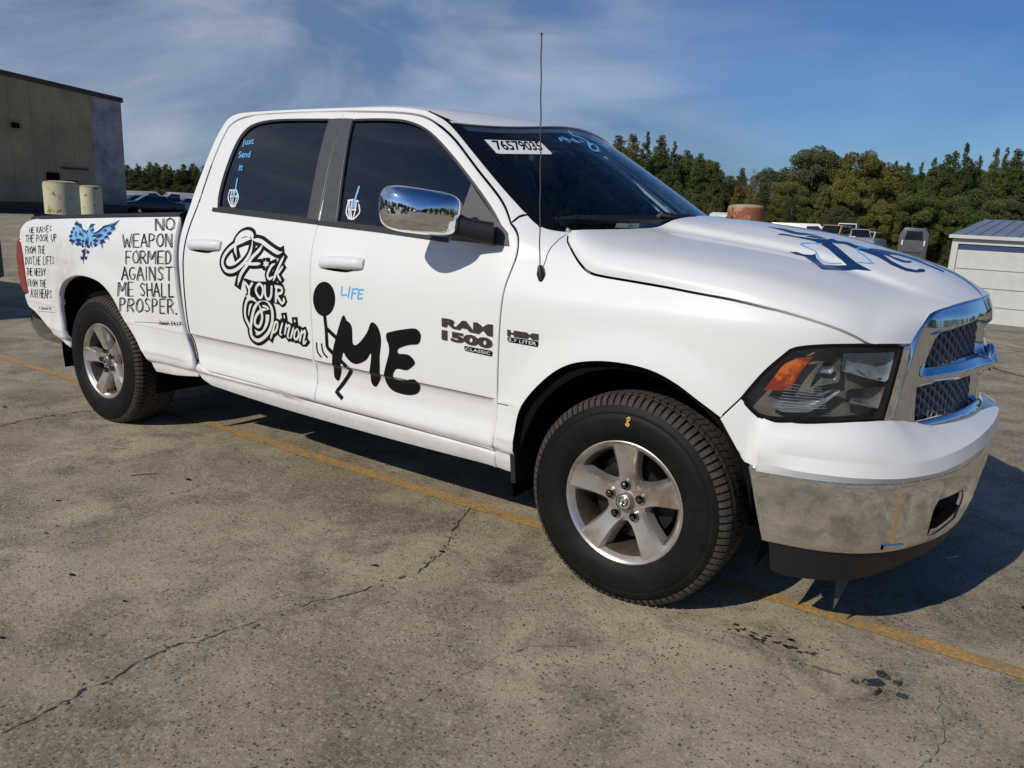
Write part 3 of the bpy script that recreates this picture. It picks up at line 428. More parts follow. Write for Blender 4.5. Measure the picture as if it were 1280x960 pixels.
def panel(name,F,outer,holes=(),step=.03,rows=None,m='paint',parent=None,flange=.022,gap=.0030,edge=.004,off=0.0,centre=None,bulge=None,edgez=.003):
    outer=ccw(np.array(outer)); holes=[ccw(np.array(h)) for h in holes]
    rings=[(inset(outer,gap+edge),inset(outer,gap))]+[(inset(h,-(gap*.3+edge)),inset(h,-gap*.3)) for h in holes]
    verts=[];edges=[]
    for r,_ in rings:
        n0=len(verts); verts+=[tuple(p) for p in r]; edges+=[(n0+i,n0+(i+1)%len(r)) for i in range(len(r))]
    nb=len(verts); O=rings[0][0]
    us=np.arange(O[:,0].min(),O[:,0].max(),step)
    if rows is None: vs=np.arange(O[:,1].min()+step*.5,O[:,1].max(),step)
    else: vs=np.array([r for r in rows if O[:,1].min()<r<O[:,1].max()])
    X,Y=np.meshgrid(us,vs); X=X.ravel();Y=Y.ravel()
    ok=inpoly(X,Y,O)
    for r,_ in rings[1:]: ok&=~inpoly(X,Y,r)
    X=X[ok];Y=Y[ok]
    dd=np.full(X.shape,9.)
    for r,_ in rings: dd=np.minimum(dd,segdist(X,Y,r))
    ok=dd>min(step,.02)*.45; X=X[ok];Y=Y[ok]
    verts+=list(zip(X.tolist(),Y.tolist()))
    co,_,fs,*_r=delaunay_2d_cdt([Vector(v) for v in verts],edges,[],0,1e-6)
    co=np.array([tuple(c) for c in co]); fs=np.array(fs)
    cx=co[fs].mean(1); keep=inpoly(cx[:,0],cx[:,1],O)
    for r,_ in rings[1:]: keep&=~inpoly(cx[:,0],cx[:,1],r)
    fs=fs[keep]
    p,n=evalF(F,co,centre)
    if bulge is not None: p=p+n*bulge(co)[:,None]
    p=p+n*off
    # orient
    a=p[fs[:,1]]-p[fs[:,0]];b=p[fs[:,2]]-p[fs[:,0]]; s=np.sum(np.cross(a,b)*n[fs[:,0]],1)<0; fs[s]=fs[s][:,::-1]
    V=list(p); N=list(n); FA=[tuple(f) for f in fs]; LN=[[n[i] for i in f] for f in fs]
    if len(co)==len(verts):
        k=0
        for (r0,r1) in rings:
            L=len(r0); p1,n1=evalF(F,r1,centre)
            q,_=evalF(F,r0,centre); o=p1-q; o/=np.maximum(np.linalg.norm(o,axis=1),1e-9)[:,None]
            b1=len(V); V+=list(p1+n1*(off-edgez)); b2=len(V); V+=list(p1+n1*(off-flange))
            mid=(n1+o); mid/=np.linalg.norm(mid,axis=1)[:,None]
            for i in range(L):
                j=(i+1)%L; A,B,C_,D_=k+i,k+j,b1+j,b1+i
                for (f,l) in (((A,B,C_,D_),(n[A],n[B],mid[j],mid[i])),((b1+i,b1+j,b2+j,b2+i),(mid[i],mid[j],o[j],o[i]))):
                    P4=[np.array(V[q_]) for q_ in f]; fn=np.cross(P4[1]-P4[0],P4[2]-P4[0]); rf=l[2]+l[3]
                    if fn@rf<0: f=f[::-1]; l=l[::-1]
                    FA.append(f); LN.append(list(l))
            k+=L
    me=bpy.data.meshes.new(name); me.from_pydata([tuple(map(float,v)) for v in V],[],FA); me.materials.append(M[m] if isinstance(m,str) else m)
    me.polygons.foreach_set('use_smooth',[True]*len(me.polygons))
    ln=[]
    for pl,l in zip(me.polygons,LN):
        ln+= [tuple(map(float,v)) for v in l]
    try: me.normals_split_custom_set(ln)
    except Exception as e: print('normals',name,e)
    o=bpy.data.objects.new(name,me); COL.objects.link(o)
    if parent: o.parent=parent
    return o
def ribV(F,pts,w,off=.0012,step=.012,smooth=True,closed=False,centre=None,taper=0.0,h=.0006):
    pts=np.array(pts,float)
    if smooth and len(pts)>2: pts=catmull(pts,8,closed)
    pts=resample(pts,step,closed)
    n=len(pts)
    t=np.gradient(pts,axis=0) if not closed else np.roll(pts,-1,0)-np.roll(pts,1,0)
    t/=np.maximum(np.hypot(t[:,0],t[:,1]),1e-9)[:,None]; nn=np.stack([-t[:,1],t[:,0]],1)
    ww=np.full(n,w/2.)
    if taper:
        q=np.linspace(0,1,n); ww=ww*np.clip(np.minimum(q,1-q)/taper,.15,1)
    L=pts+nn*ww[:,None]; Rr=pts-nn*ww[:,None]
    if not closed and not taper:   # round-ish ends
        L[0]-=t[0]*w*.25; Rr[0]-=t[0]*w*.25; L[-1]+=t[-1]*w*.25; Rr[-1]+=t[-1]*w*.25
    A,na=evalF(F,L,centre);B,nb_=evalF(F,Rr,centre)
    V=list(A+na*off)+list(B+nb_*off)+list(A+na*(off-h-.0008))+list(B+nb_*(off-h-.0008)); Fc=[]
    m=n if closed else n-1
    for i in range(m):
        j=(i+1)%n
        Fc+=[(i,n+i,n+j,j),(2*n+i,i,j,2*n+j),(n+i,3*n+i,3*n+j,n+j)]
    return V,Fc
def ribbons(name,F,lines,w,m,parent,off=.0012,**k):
    b=MB()
    for q,l in enumerate(lines):
        V,Fc=ribV(F,l,w[q] if isinstance(w,(list,tuple)) else w,off+ (q%7)*.00006,**k); b.add(V,Fc)
    return fixflat(b.build(name,M[m],parent,True,50))
def fixflat(o): return o
def poly2surf(name,F,polys,m,parent,off=.0012,step=.02,smooth=True,centre=None):
    b=MB()
    for q,P_ in enumerate(polys):
        P_=ccw(resample(catmull(P_,5,True) if smooth else P_,min(step,.012),True)); vs=[Vector(p) for p in P_]; E_=[(i,(i+1)%len(vs)) for i in range(len(vs))]
        X,Y=np.meshgrid(np.arange(P_[:,0].min(),P_[:,0].max(),step),np.arange(P_[:,1].min(),P_[:,1].max(),step)); X=X.ravel();Y=Y.ravel()
        ok=inpoly(X,Y,P_); X=X[ok];Y=Y[ok]
        if len(X): ok=segdist(X,Y,P_)>step*.4; X=X[ok];Y=Y[ok]
        co,_,fs,*_r=delaunay_2d_cdt(vs+[Vector(v) for v in zip(X.tolist(),Y.tolist())],E_,[],0,1e-7)
        co=np.array([tuple(c) for c in co]); fs=np.array(fs); c=co[fs].mean(1); fs=fs[inpoly(c[:,0],c[:,1],P_)]
        p,n=evalF(F,co,centre); p=p+n*(off+q*.0001)
        a=p[fs[:,1]]-p[fs[:,0]];bb=p[fs[:,2]]-p[fs[:,0]]; s=np.sum(np.cross(a,bb)*n[fs[:,0]],1)<0; fs[s]=fs[s][:,::-1]
        b.add(p,[tuple(f) for f in fs])
        p2,n2=evalF(F,P_,centre); L=len(P_)
        b.add(list(p2+n2*(off+q*.0001))+list(p2+n2*(off-.0012)),[(i,(i+1)%L,L+(i+1)%L,L+i) for i in range(L)])
    return b.build(name,M[m] if isinstance(m,str) else m,parent)
# single-stroke capitals, unit box
_c=lambda cx,cy,rx,ry,a0,a1,n=9:[(cx+rx*math.cos(R_(a0+(a1-a0)*i/n)),cy+ry*math.sin(R_(a0+(a1-a0)*i/n))) for i in range(n+1)]
GL={'A':[[(0,0),(.5,1)],[(.5,1),(1,0)],[(.2,.38),(.8,.38)]],'C':[_c(.55,.5,.5,.5,50,310)],'D':[[(.08,0),(.08,1)],[(.08,1),(.6,.95),(.95,.5),(.6,.05),(.08,0)]],
'E':[[(.1,0),(.1,1)],[(.1,1),(.9,1)],[(.1,.52),(.75,.52)],[(.1,0),(.9,0)]],'F':[[(.1,0),(.1,1)],[(.1,1),(.9,1)],[(.1,.52),(.75,.52)]],
'G':[_c(.5,.5,.48,.5,50,320)+[(.95,.42),(.6,.42)]],'H':[[(.08,0),(.08,1)],[(.92,0),(.92,1)],[(.08,.5),(.92,.5)]],'I':[[(.5,0),(.5,1)]],
'L':[[(.15,1),(.15,0)],[(.15,0),(.9,.03)]],'M':[[(.02,0),(.1,1)],[(.1,1),(.5,.35)],[(.5,.35),(.9,1)],[(.9,1),(.98,0)]],'N':[[(.08,0),(.08,1)],[(.08,1),(.92,0)],[(.92,0),(.92,1)]],
'O':[_c(.5,.5,.48,.5,90,450,14)],'P':[[(.1,0),(.1,1)],[(.1,1),(.6,1),(.95,.75),(.6,.48),(.1,.48)]],'R':[[(.1,0),(.1,1)],[(.1,1),(.6,1),(.92,.76),(.6,.52),(.1,.5)],[(.4,.5),(.95,0)]],
'S':[[(.9,.85),(.5,1),(.12,.78),(.4,.55),(.75,.42),(.88,.2),(.5,0),(.08,.12)]],'T':[[(.5,0),(.5,1)],[(0,1),(1,1)]],'U':[[(.08,1),(.08,.3),(.5,0),(.92,.3),(.92,1)]],
'W':[[(0,1),(.25,0)],[(.25,0),(.5,.65)],[(.5,.65),(.75,0)],[(.75,0),(1,1)]],'Y':[[(0,1),(.5,.5)],[(1,1),(.5,.5)],[(.5,.5),(.5,0)]],
'.':[[(.2,.05),(.3,0)]],',':[[(.3,.08),(.15,-.12)]],' ':[],'-':[[(.1,.45),(.8,.45)]],
'1':[[(.3,.8),(.55,1),(.55,0)]],'5':[[(.85,1),(.2,1)],[(.2,1),(.15,.58)],[(.15,.55),(.6,.62),(.9,.35),(.6,0),(.1,.08)]],'0':[_c(.5,.5,.42,.5,90,450,14)],'7':[[(.1,1),(.92,1),(.4,0)]]}
WD={'I':.35,'.':.35,',':.35,' ':.55,'1':.6,'M':1.15,'W':1.2,'-':.6}
def quadmap(Q):
    TL,TR,BR,BL=[np.array(q) for q in Q]
    return lambda x,y:(BL*(1-x)*(1-y)+BR*x*(1-y)+TR*x*y+TL*(1-x)*y)
def handtext(s,Q,rng,dbl=2,jit=.04,sp=.22):
    f=quadmap(Q); tot=sum(WD.get(c,.85)+sp for c in s)-sp; x=0; L=[]
    wi=0
    for c in s:
        w=WD.get(c,.85)
        if c==' ': wi+=1
        while len(L)<=wi: L.append([])
        for st in GL.get(c,[]):
            for k in range(dbl):
                jx=(k-.5*(dbl-1))*.10+rng.uniform(-jit,jit)*.6; jy=rng.uniform(-jit,jit)
                L[wi].append([tuple(f((x+(px+jx+rng.uniform(-jit,jit)*.5)*w)/tot,py+jy+rng.uniform(-jit,jit)*.5)) for px,py in st])
        x+=w+sp
    return L
def fonttext(name,s,Q,F,m,parent,off=.0012,bold=0.0,depth=0,shear=0,spacing=1.0):
    cu=bpy.data.curves.new('tmp','FONT'); cu.body=s; cu.offset=bold; cu.shear=shear; cu.space_character=spacing; cu.resolution_u=3; cu.fill_mode='BOTH'
    if depth: cu.extrude=.5
    to=bpy.data.objects.new('tmp',cu); COL.objects.link(to); bpy.context.view_layer.update()
    dg=bpy.context.evaluated_depsgraph_get(); me=bpy.data.meshes.new_from_object(to.evaluated_get(dg))
    V=np.array([tuple(v.co) for v in me.vertices]); Fc=[tuple(p.vertices) for p in me.polygons]
    bpy.data.objects.remove(to); bpy.data.meshes.remove(me)
    x0,y0=V[:,:2].min(0);x1,y1=V[:,:2].max(0); f=quadmap(Q)
    P_=np.array([f((v[0]-x0)/(x1-x0),(v[1]-y0)/(y1-y0)) for v in V]); p,n=evalF(F,P_)
    p=p+n*(off+(depth*np.where(V[:,2]>0,1,0) if depth else 0))[:,None] if depth else p+n*off
    return mobj(name,p,Fc,M[m],parent)
# ================================================================ THE TRUCK
truck=empty('pickup_truck',(0,0,0)); 
truck.location=(0,0,0)
tag(truck,'white crew cab pickup truck covered in black and blue lettering beside the yellow line','pickup truck')
ROWS=sorted(set([round(v,4) for v in list(np.arange(.36,.46,.02))+[.457,.463,.470,.478,.49,.505,.52,.535,.55,.57,.59,.61,.63,.65,.662,.672,.680,.690,.70,.72]+list(np.arange(.745,1.06,.03))+list(np.arange(1.06,1.36,.018))+list(np.arange(1.37,1.9,.025))]))
bline=[(-1.7132,1.8316),(-1.70,1.66),(-1.686,1.51),(-1.668,1.353),(-1.662,1.25),(-1.645,1.105),(-1.634,.92),(-1.63,.76),(-1.63,.62),(-1.632,.53),(-1.638,.463)]
rdrear=[(-2.5607,1.7757),(-2.59,1.62),(-2.612,1.4285),(-2.628,1.3166),(-2.632,1.19),(-2.634,1.06),(-2.630,.86),(-2.615,.69),(-2.588,.575),(-2.545,.515),(-2.48,.492)]
dfront=[(-.582,.4507),(-.572,.55),(-.5645,.68),(-.5635,.82),(-.5625,.969),(-.556,1.11),(-.547,1.18),(-.541,1.235),(-.5455,1.292),(-.5636,1.3303),(-.6001,1.3621)]
dtop=[tuple(p) for p in D['door_top']]
ftop=[p for p in dtop if p[0]>=-1.7133]; rtop=[p for p in dtop if p[0]<=-1.7131]
rgl=[(-2.4447,1.3588),(-2.463,1.4321),(-2.462,1.5518),(-2.4409,1.6888),(-2.3985,1.7637),(-2.3117,1.7935),(-2.1526,1.8034),(-1.7936,1.796)]
fgl=[(-1.6392,1.7895),(-1.45,1.787),(-1.2881,1.7729),(-1.1454,1.7273),(-.9959,1.6374),(-.8295,1.5145),(-.7019,1.4104),(-.6281,1.3332)]
rwin=path(rgl,[(-1.7936,1.796),(-1.7487,1.3313)],[(-1.7487,1.3313),(-2.4447,1.3588)],step=.025)
fwin=path(fgl,[(-.6281,1.3332),(-.612,1.300)],[(-.612,1.300),(-.8625,1.300),(-1.263,1.312),(-1.5496,1.3221)],[(-1.5496,1.3221),(-1.6392,1.7895)],step=.025)
fdoor=panel('front_door',side,path([(-1.638,.463),(-1.172,.4574),(-.582,.4507)],dfront,ftop[::-1],bline),[fwin],rows=ROWS,parent=truck)
rdoor=panel('rear_door',side,path([(-2.48,.492),(-2.0725,.4872),(-1.638,.463)],bline[::-1],rtop[::-1],rdrear),[rwin],rows=ROWS,parent=truck)
# window glass, seals, dark pillar plates (sub-parts of each door)
for dr,w in ((fdoor,fwin),(rdoor,rwin)):
    panel('window_glass',side,inset(ccw(w),-.012),step=.06,m='tint',parent=dr,off=-.010,flange=.004,gap=0,edge=.002,edgez=0)
    V,Fc=ribV(side,ccw(w),.010,off=.0010,closed=True,smooth=False,step=.025); mobj('window_seal',V,Fc,M['black'],dr,True,40)
ap1=path([(-1.7960,1.799),(-1.7487,1.325)],[(-1.7487,1.325),(-1.672,1.322)],[(-1.672,1.322),(-1.686,1.51),(-1.70,1.66),(-1.711,1.799)],[(-1.711,1.799),(-1.7960,1.799)])
ap2=path([(-1.702,1.799),(-1.692,1.66),(-1.678,1.51),(-1.658,1.322)],[(-1.658,1.322),(-1.5496,1.318)],[(-1.5496,1.318),(-1.636,1.795)],[(-1.636,1.795),(-1.702,1.799)])
panel('pillar_plate',side,ap1,step=.05,m='appl',parent=rdoor,off=.003,flange=.006,gap=0,edge=.003,edgez=.001)
panel('pillar_plate',side,ap2,step=.05,m='appl',parent=fdoor,off=.003,flange=.006,gap=0,edge=.003,edgez=.001)
ribbons('belt_moulding',side,[[(-2.475,1.345),(-2.1,1.331),(-1.675,1.316)]],.020,'black',rdoor,off=.006,h=.006,smooth=False)
ribbons('belt_moulding',side,[[(-1.655,1.314),(-1.263,1.301),(-.8788,1.282)]],.020,'black',fdoor,off=.006,h=.006,smooth=False)
# sail plate behind the mirror
panel('sail_plate',side,path([(-.835,1.51),(-.72,1.415),(-.60,1.325)],[(-.60,1.325),(-.578,1.275)],[(-.578,1.275),(-.8650,1.282)],[(-.8650,1.282),(-.835,1.51)]),step=.03,m='texblack',parent=fdoor,off=.006,flange=.014,gap=0,edge=.006,edgez=.005)
# handles
def handle(x0,x1,zc,parent):
    V=[];F=[];n=14
    prof=[(.0,.000),(.010,.010),(.026,.026),(.034,.020),(.037,.0),(.030,-.022),(.014,-.024),(.0,-.020)]
    prof=[(.000,.026),(.016,.029),(.030,.020),(.036,.003),(.030,-.016),(.016,-.024),(.000,-.022)]
    st=np.linspace(0,1,n)
    for i,t in enumerate(st):
        s=x0+(x1-x0)*t; e=min(1,math.sin(math.pi*min(max(t,.0),1))**.28 if 0<t<1 else .0); e=max(e,.25)
        z=zc+.006*(t-.5)*2
        for d,h in prof:
            pp,nn=evalF(side,[(s,z+h*(.75+.25*e))]); q=pp[0]+nn[0]*(d*e*1.15+.001); V.append(q)
    m=len(prof)
    for i in range(n-1):
        for k in range(m-1): F.append((i*m+k,i*m+k+1,(i+1)*m+k+1,(i+1)*m+k))
    F.append(tuple(range(m))); F.append(tuple((n-1)*m+k for k in reversed(range(m))))
    o=mobj('door_handle',V,F,M['paint'],parent,True,50); fixnormals(o)
    poly2surf('handle_shade',side,[path([(x0+.03,zc-.022),(x1-.10,zc-.026),(x1-.05,zc-.020)],[(x1-.05,zc-.020),(x1-.10,zc-.036),(x0+.05,zc-.034),(x0+.03,zc-.022)],step=.02)],'gap',parent,off=.0008,smooth=False)  # flat black patch on the door paints the shade under the handle
    return o
handle(-2.590,-2.322,1.162,rdoor); handle(-1.582,-1.308,1.146,fdoor)
# cab side (pillars and roof rail)
crear=[(-2.572,.5315),(-2.602,.575),(-2.632,.69),(-2.655,.83),(-2.668,.97),(-2.680,1.10),(-2.690,1.22),(-2.694,1.3137),(-2.685,1.42),(-2.668,1.516),(-2.645,1.66),(-2.62,1.78),(-2.595,1.825)]
gutter=[(-2.595,1.825),(-2.54,1.848),(-2.42,1.857),(-2.0,1.858),(-1.6,1.852),(-1.35,1.842),(-1.22,1.826),(-1.1612,1.8120)]
gledge=[(-1.1612,1.8120),(-1.0703,1.7752),(-.9875,1.7234),(-.8436,1.6181),(-.6867,1.5031),(-.5376,1.3990)]
cabside=panel('cab_side',side,path(crear,gutter,gledge,[(-.5376,1.3990),(-.57,1.390),(-.585,1.376),(-.6001,1.3621)],dtop[::-1],rdrear[:-1],[(-2.545,.515),(-2.572,.5315)]),rows=ROWS,parent=truck,flange=.03,gap=.001)
# sill
sill=path([(-2.572,.524),(-2.545,.512),(-2.48,.488),(-2.0725,.4832),(-1.638,.459),(-1.172,.4534),(-.582,.4467)],[(-.582,.4467),(-.588,.372)],[(-.588,.372),(-1.2,.365),(-1.95,.372),(-2.50,.40)],[(-2.50,.40),(-2.575,.43),(-2.60,.47),(-2.572,.524)])
panel('sill',side,sill,rows=ROWS,parent=truck,flange=.06)
# bed side
arch_r=[(-3.9643,.4145),(-3.985,.52),(-3.996,.6014),(-3.998,.6951),(-3.975,.7896),(-3.8911,.8585),(-3.7527,.8990),(-3.6131,.9057),(-3.4859,.8896),(-3.3983,.8545),(-3.3191,.7944),(-3.2362,.6902),(-3.1238,.5784),(-3.0465,.4829),(-3.0108,.4021)]
bfront=[(-2.608,.437),(-2.622,.515),(-2.650,.60),(-2.679,.72),(-2.702,.86),(-2.717,1.0),(-2.731,1.14),(-2.746,1.25),(-2.758,1.299)]
btop=[(-2.758,1.299),(-3.122,1.2813),(-3.8322,1.2438),(-4.25,1.220),(-4.3531,1.2128)]
btail=[(-4.3531,1.2128),(-4.42,1.196),(-4.4479,1.1801),(-4.478,1.15),(-4.4849,1.1268),(-4.488,1.0852)]
tedge=[tuple(p) for p in D['tailedge']]; tout=[tuple(p) for p in D['tailout']]; tbot=[tuple(p) for p in D['tailbot']]
bed=path([(-3.0108,.4021),(-2.85,.405),(-2.608,.437)],bfront,btop,btail,[btail[-1]]+tedge,[tedge[-1],tbot[0]],tbot,[tbot[-1],arch_r[0]],arch_r)
bedo=panel('bed_side',side,bed,rows=ROWS,parent=truck,flange=.035,gap=.001)
panel('tail_lamp',side,path([btail[-1]]+tedge,tedge[-1:]+tout[::-1],[tout[0],btail[-1]],smooth=False),step=.04,m='red',parent=truck,off=.004,flange=.05,gap=.001,edge=.008,edgez=.006)
# front fender
arch_f=[tuple(p) for p in D['arch_f']]
shut=[tuple(p) for p in D['shut']]
af=tuple(D['arch_seam'][0])
fender=path([(-.588,.378),(-.582,.4507)],dfront,[(-.6001,1.3621),(-.585,1.376),(-.57,1.390),(-.5376,1.3990)],[(-.5376,1.3990),(-.4867,1.367),(-.43,1.350),(-.3453,1.3427)],shut,[shut[-1],(.6318,1.0477),(.5525,1.0357),(.5232,1.0238)],[(.5232,1.0238),(.4555,.9474),(.3935,.8504)],[(.3935,.8504),af],arch_f[::-1][4:],[(-.458,.583),(-.468,.48),(-.478,.40),(-.50,.378),(-.588,.378)])
fend=panel('front_fender',side,fender,rows=ROWS,parent=truck,flange=.03,gap=.0012)
# thin grey ribbons along the body creases, painting their line of shade
for l_ in (D['crease_bed'],D['crease_bed2']): ribbons('crease_shade',side,[l_],.003,'appl',bedo,off=.0005)
ribbons('crease_shade',side,[D['crease_fen']],.0035,'appl',fend,off=.0005)
ribbons('crease_shade',side,[[(-2.604,.6815),(-2.2,.6805),(-1.642,.6800)]],.003,'appl',rdoor,off=.0004); ribbons('crease_shade',side,[[(-1.622,.6800),(-1.083,.6795),(-.58,.6790)]],.003,'appl',fdoor,off=.0004)
# hood: its lower edge follows the shut line of the fender exactly
def _fixhood():
    c=resample(catmull([tuple(p) for p in D['shut']]+[(.80,1.0552),(.86,1.0545),(.9417,1.0520)],6),.01); p,n=evalF(side,c)
    e=HG[:,0].copy(); le=np.concatenate([[0],np.cumsum(np.linalg.norm(np.diff(e,axis=0),axis=1))]); le/=le[-1]
    lp=np.concatenate([[0],np.cumsum(np.linalg.norm(np.diff(p,axis=0),axis=1))]); lp/=lp[-1]
    tgt=np.stack([np.interp(le,lp,p[:,k]) for k in range(3)],1); tgt[:,2]+=.0025; d=tgt-e
    w=(1-np.linspace(0,1,HG.shape[1]))**5; HG[:]=HG+d[:,None,:]*w[None,:,None]
_fixhood()
def hoodm(a,t): return hood(np.asarray(a)/1.25,np.asarray(t)/.95)
def grid_obj(name,F,us,vs,m,parent,flange=.02,cen=None):
    U,Vv=np.meshgrid(us,vs,indexing='ij'); P_=np.stack([U.ravel(),Vv.ravel()],1); p,n=evalF(F,P_,cen); nu,nv=len(us),len(vs)
    Vs=list(p); Fc=[]
    for i in range(nu-1):
        for j in range(nv-1): Fc.append((i*nv+j,(i+1)*nv+j,(i+1)*nv+j+1,i*nv+j+1))
    ring=[i*nv for i in range(nu)]+[(nu-1)*nv+j for j in range(1,nv)]+[i*nv+nv-1 for i in range(nu-2,-1,-1)]+[j for j in range(nv-2,0,-1)]
    b1=len(Vs); Vs+=[p[i]-n[i]*.003 for i in ring]
    c=p.mean(0)
    b2=len(Vs); Vs+=[p[i]-n[i]*flange for i in ring]; L=len(ring)
    for k in range(L):
        a,b=k,(k+1)%L; Fc+=[(ring[a],ring[b],b1+b,b1+a),(b1+a,b1+b,b2+b,b2+a)]
    o=mobj(name,Vs,Fc,M[m],parent,True); fixnormals(o)
    # outward check
    me=o.data; q=me.polygons[(nu//2)*(nv-1)+(nv//2)]; 
    if np.dot(np.array(q.normal),n[(nu//2)*nv+nv//2])<0: me.flip_normals()
    me.set_sharp_from_angle(angle=R_(35)); return o
hoodo=grid_obj('hood',hood,np.linspace(0,.998,90),np.linspace(.006,1.994,150),'paint',truck,.02)
# roof
_zz=np.linspace(1.6,1.95,400)
def zedge(y,x):   # height where the windscreen surface passes x at this y
    y=np.asarray(y,float); x=np.asarray(x,float); o=np.empty(np.broadcast(x,y).shape); yb,xb=np.broadcast_arrays(y,x)
    for i,(a,b_) in enumerate(zip(yb.ravel(),xb.ravel())):
        xs_=wshield(a,_zz)[:,0]; o.ravel()[i]=np.interp(-b_,-xs_,_zz)
    return o
def xfr(y): return -.845-.215*(abs(y)/.708)**3.2
_yt=np.linspace(-.72,.72,73); _ze=zedge(_yt,xfr(_yt))
def roofs(u,v):  # u 0..1 rear->front, v -1..1 across
    u,v=np.broadcast_arrays(np.asarray(u,float),np.asarray(v,float))
    yy=v*.708; xf=xfr(yy)+.004; xr=-2.60+.06*(abs(v)**4); x=xr+(xf-xr)*u
    base=1.893-.028*(yy/.7)**2-.026*abs(v)**12; ze=np.interp(yy,_yt,_ze)+.004
    x0=-1.62; w=np.clip((x-x0)/(xf-x0),0,None)**2.3
    z=base-(base-ze)*w-.05*(np.clip((-2.35-x)/.25,0,None))**2
    return np.stack([x,yy,z],-1)
grid_obj('roof',roofs,np.linspace(0,1,60),np.linspace(-1,1,50),'paint',truck,.03)
# windscreen
def ws2(u,v): # u -1..1 across, v 0..1 up
    u,v=np.broadcast_arrays(np.asarray(u,float),np.asarray(v,float))
    y0=u*(.81-.11*v); ze=np.interp(y0,_yt,_ze)+.002; z=1.335+.008*(1-u*u)+v*(ze-1.335-.008*(1-u*u)); t=(z-1.31)/.45; y=u*(_ye(np.clip(t,0,1.05))); return wshield(y,z)
grid_obj('windscreen',ws2,np.linspace(-1,1,50),np.linspace(0,1,30),'wglass',truck,.004)
# black ceramic border of the windscreen
bo=MB()
def wsb(u,v): return ws2(u,v)
for ln,d in (([(-.99,.0),(-.99,1.0)],(.012,0)),([(-1,.988),(1,.988)],(0,.012)),([(.99,1.0),(.99,0)],(.012,0)),([(-1,.02),(1,.02)],(0,.035))):
    P_=resample(ln,.03); d=np.array(d)
    A,na=evalF(ws2,P_-d);B,nb_=evalF(ws2,P_+d); n_=len(A)
    bo.add(list(A+na*.0015)+list(B+nb_*.0015),[(i,n_+i,n_+i+1,i+1) for i in range(n_-1)])
bo.build('windscreen_border',M['frit'],truck,True)
def mirror_obj(o): return mirrored(o,truck)
# black glass edge filling the strip between the pillar and the glass
gl_=resample(catmull([(-1.180,1.8180),(-1.1612,1.8140),(-1.0703,1.7782),(-.9875,1.7264),(-.8436,1.6211),(-.6867,1.5061),(-.5376,1.4020),(-.4867,1.369),(-.47,1.352)],6),.02)
A,na=evalF(side,gl_-np.array([.006,0])); A=A+na*.001; B=[]
for q in gl_:
    v=(q[1]-1.335)/(1.775-1.335); B.append((-.985,min(max(v,0.0),1.0)))
B,nb_=evalF(ws2,B); B=B+nb_*.0018; n_=len(A)
pt=mobj('pillar_moulding',list(A)+list(A-na*.012)+list(B),[(i,2*n_+i,2*n_+i+1,i+1) for i in range(n_-1)]+[(i,i+1,n_+i+1,n_+i) for i in range(n_-1)],M['frit'],truck,True,40)
# cowl
def cowl(u,v):
    u,v=np.broadcast_arrays(np.asarray(u,float),np.asarray(v,float)); a=hood(np.zeros_like(u)+.004,(u+1)); y=a[...,1]; b=wshield(np.clip(y,-.82,.82),1.335+0*y+.008)
    x=a[...,0]*(1-v)+b[...,0]*v+0; z=(a[...,2]-.012)*(1-v)+1.335*v-.03*np.sin(np.pi*v); return np.stack([x,y,z],-1)
grid_obj('cowl',cowl,np.linspace(-.995,.995,50),np.linspace(-.02,1.02,6),'black',truck,.004)
# wipers (blades end near the passenger corner)
def wiper(xa,xb,za,zb,name='wiper'):
    ys=np.linspace(xa,xb,12); pts=[]
    for i,y in enumerate(ys):
        z=za+(zb-za)*i/11; q=wshield(y,z); pts.append((q[0]+.018,q[1],q[2]+.018))
    b=MB(); b.tube(pts,[.006]+[.017]*10+[.006],6); 
    m=len(pts)//2; b.tube([pts[m],(pts[m][0]+.02,pts[m][1],pts[m][2]+.025),pts[m+3]],.012,6)
    e=pts[-1]; b.tube([pts[m],(pts[m][0]+.05,pts[m][1]+.18,pts[m][2]+.012),(e[0]+.10,e[1]+.02,e[2]-.03),(e[0]+.12,e[1]+.06,e[2]-.05)],[.014,.018,.020,.022],8)
    return b.build(name,M['black'],truck,True,40)
wiper(-.79,-.10,1.370,1.394); wiper(.02,.62,1.375,1.362)
# washer nozzle
MB().box((-.10,.16,1.425),(.035,.03,.012),taper=.6).build('washer_nozzle',M['black'],truck)
# front grille
GPL=Plan([(.76,-.74),(.80,-.675),(.855,-.58),(.90,-.47),(.95,-.33),(.985,-.17),(.998,0),(.985,.17),(.95,.33),(.90,.47),(.855,.58),(.80,.675),(.76,.74)],.998)
def grl(s,z):
    x,y,nx,ny=GPL.at(np.asarray(s,float)+.998); z=np.asarray(z,float); return np.stack(np.broadcast_arrays(x-(z-.8)*.05,y,z),-1)
gtop=[(-.6621,1.0371),(-.6373,1.0979),(-.5982,1.1334),(-.5459,1.1554),(-.3879,1.1717),(-.18,1.179),(0,1.181),(.18,1.179),(.3879,1.1717),(.5459,1.1554),(.5982,1.1334),(.6373,1.0979),(.6621,1.0371)]
up=[[(-.590,.965),(-.5184,1.0772)],[(-.5184,1.0772),(-.4257,1.0943),(-.25,1.116),(-.075,1.124)],[(-.075,1.124),(-.075,.966)],[(-.075,.966),(-.590,.965)]]
lo=[[(-.6156,.785),(-.6256,.900)],[(-.6256,.900),(-.2332,.912),(-.075,.912)],[(-.075,.912),(-.075,.790)],[(-.075,.790),(-.6156,.785)]]
mir=lambda segs:[[(-x,z) for x,z in s[::-1]] for s in segs[::-1]]
hup=path(*up,smooth=False,step=.03); hlo=path(*lo,smooth=False,step=.03); hup2=path(*mir(up),smooth=False,step=.03); hlo2=path(*mir(lo),smooth=False,step=.03)
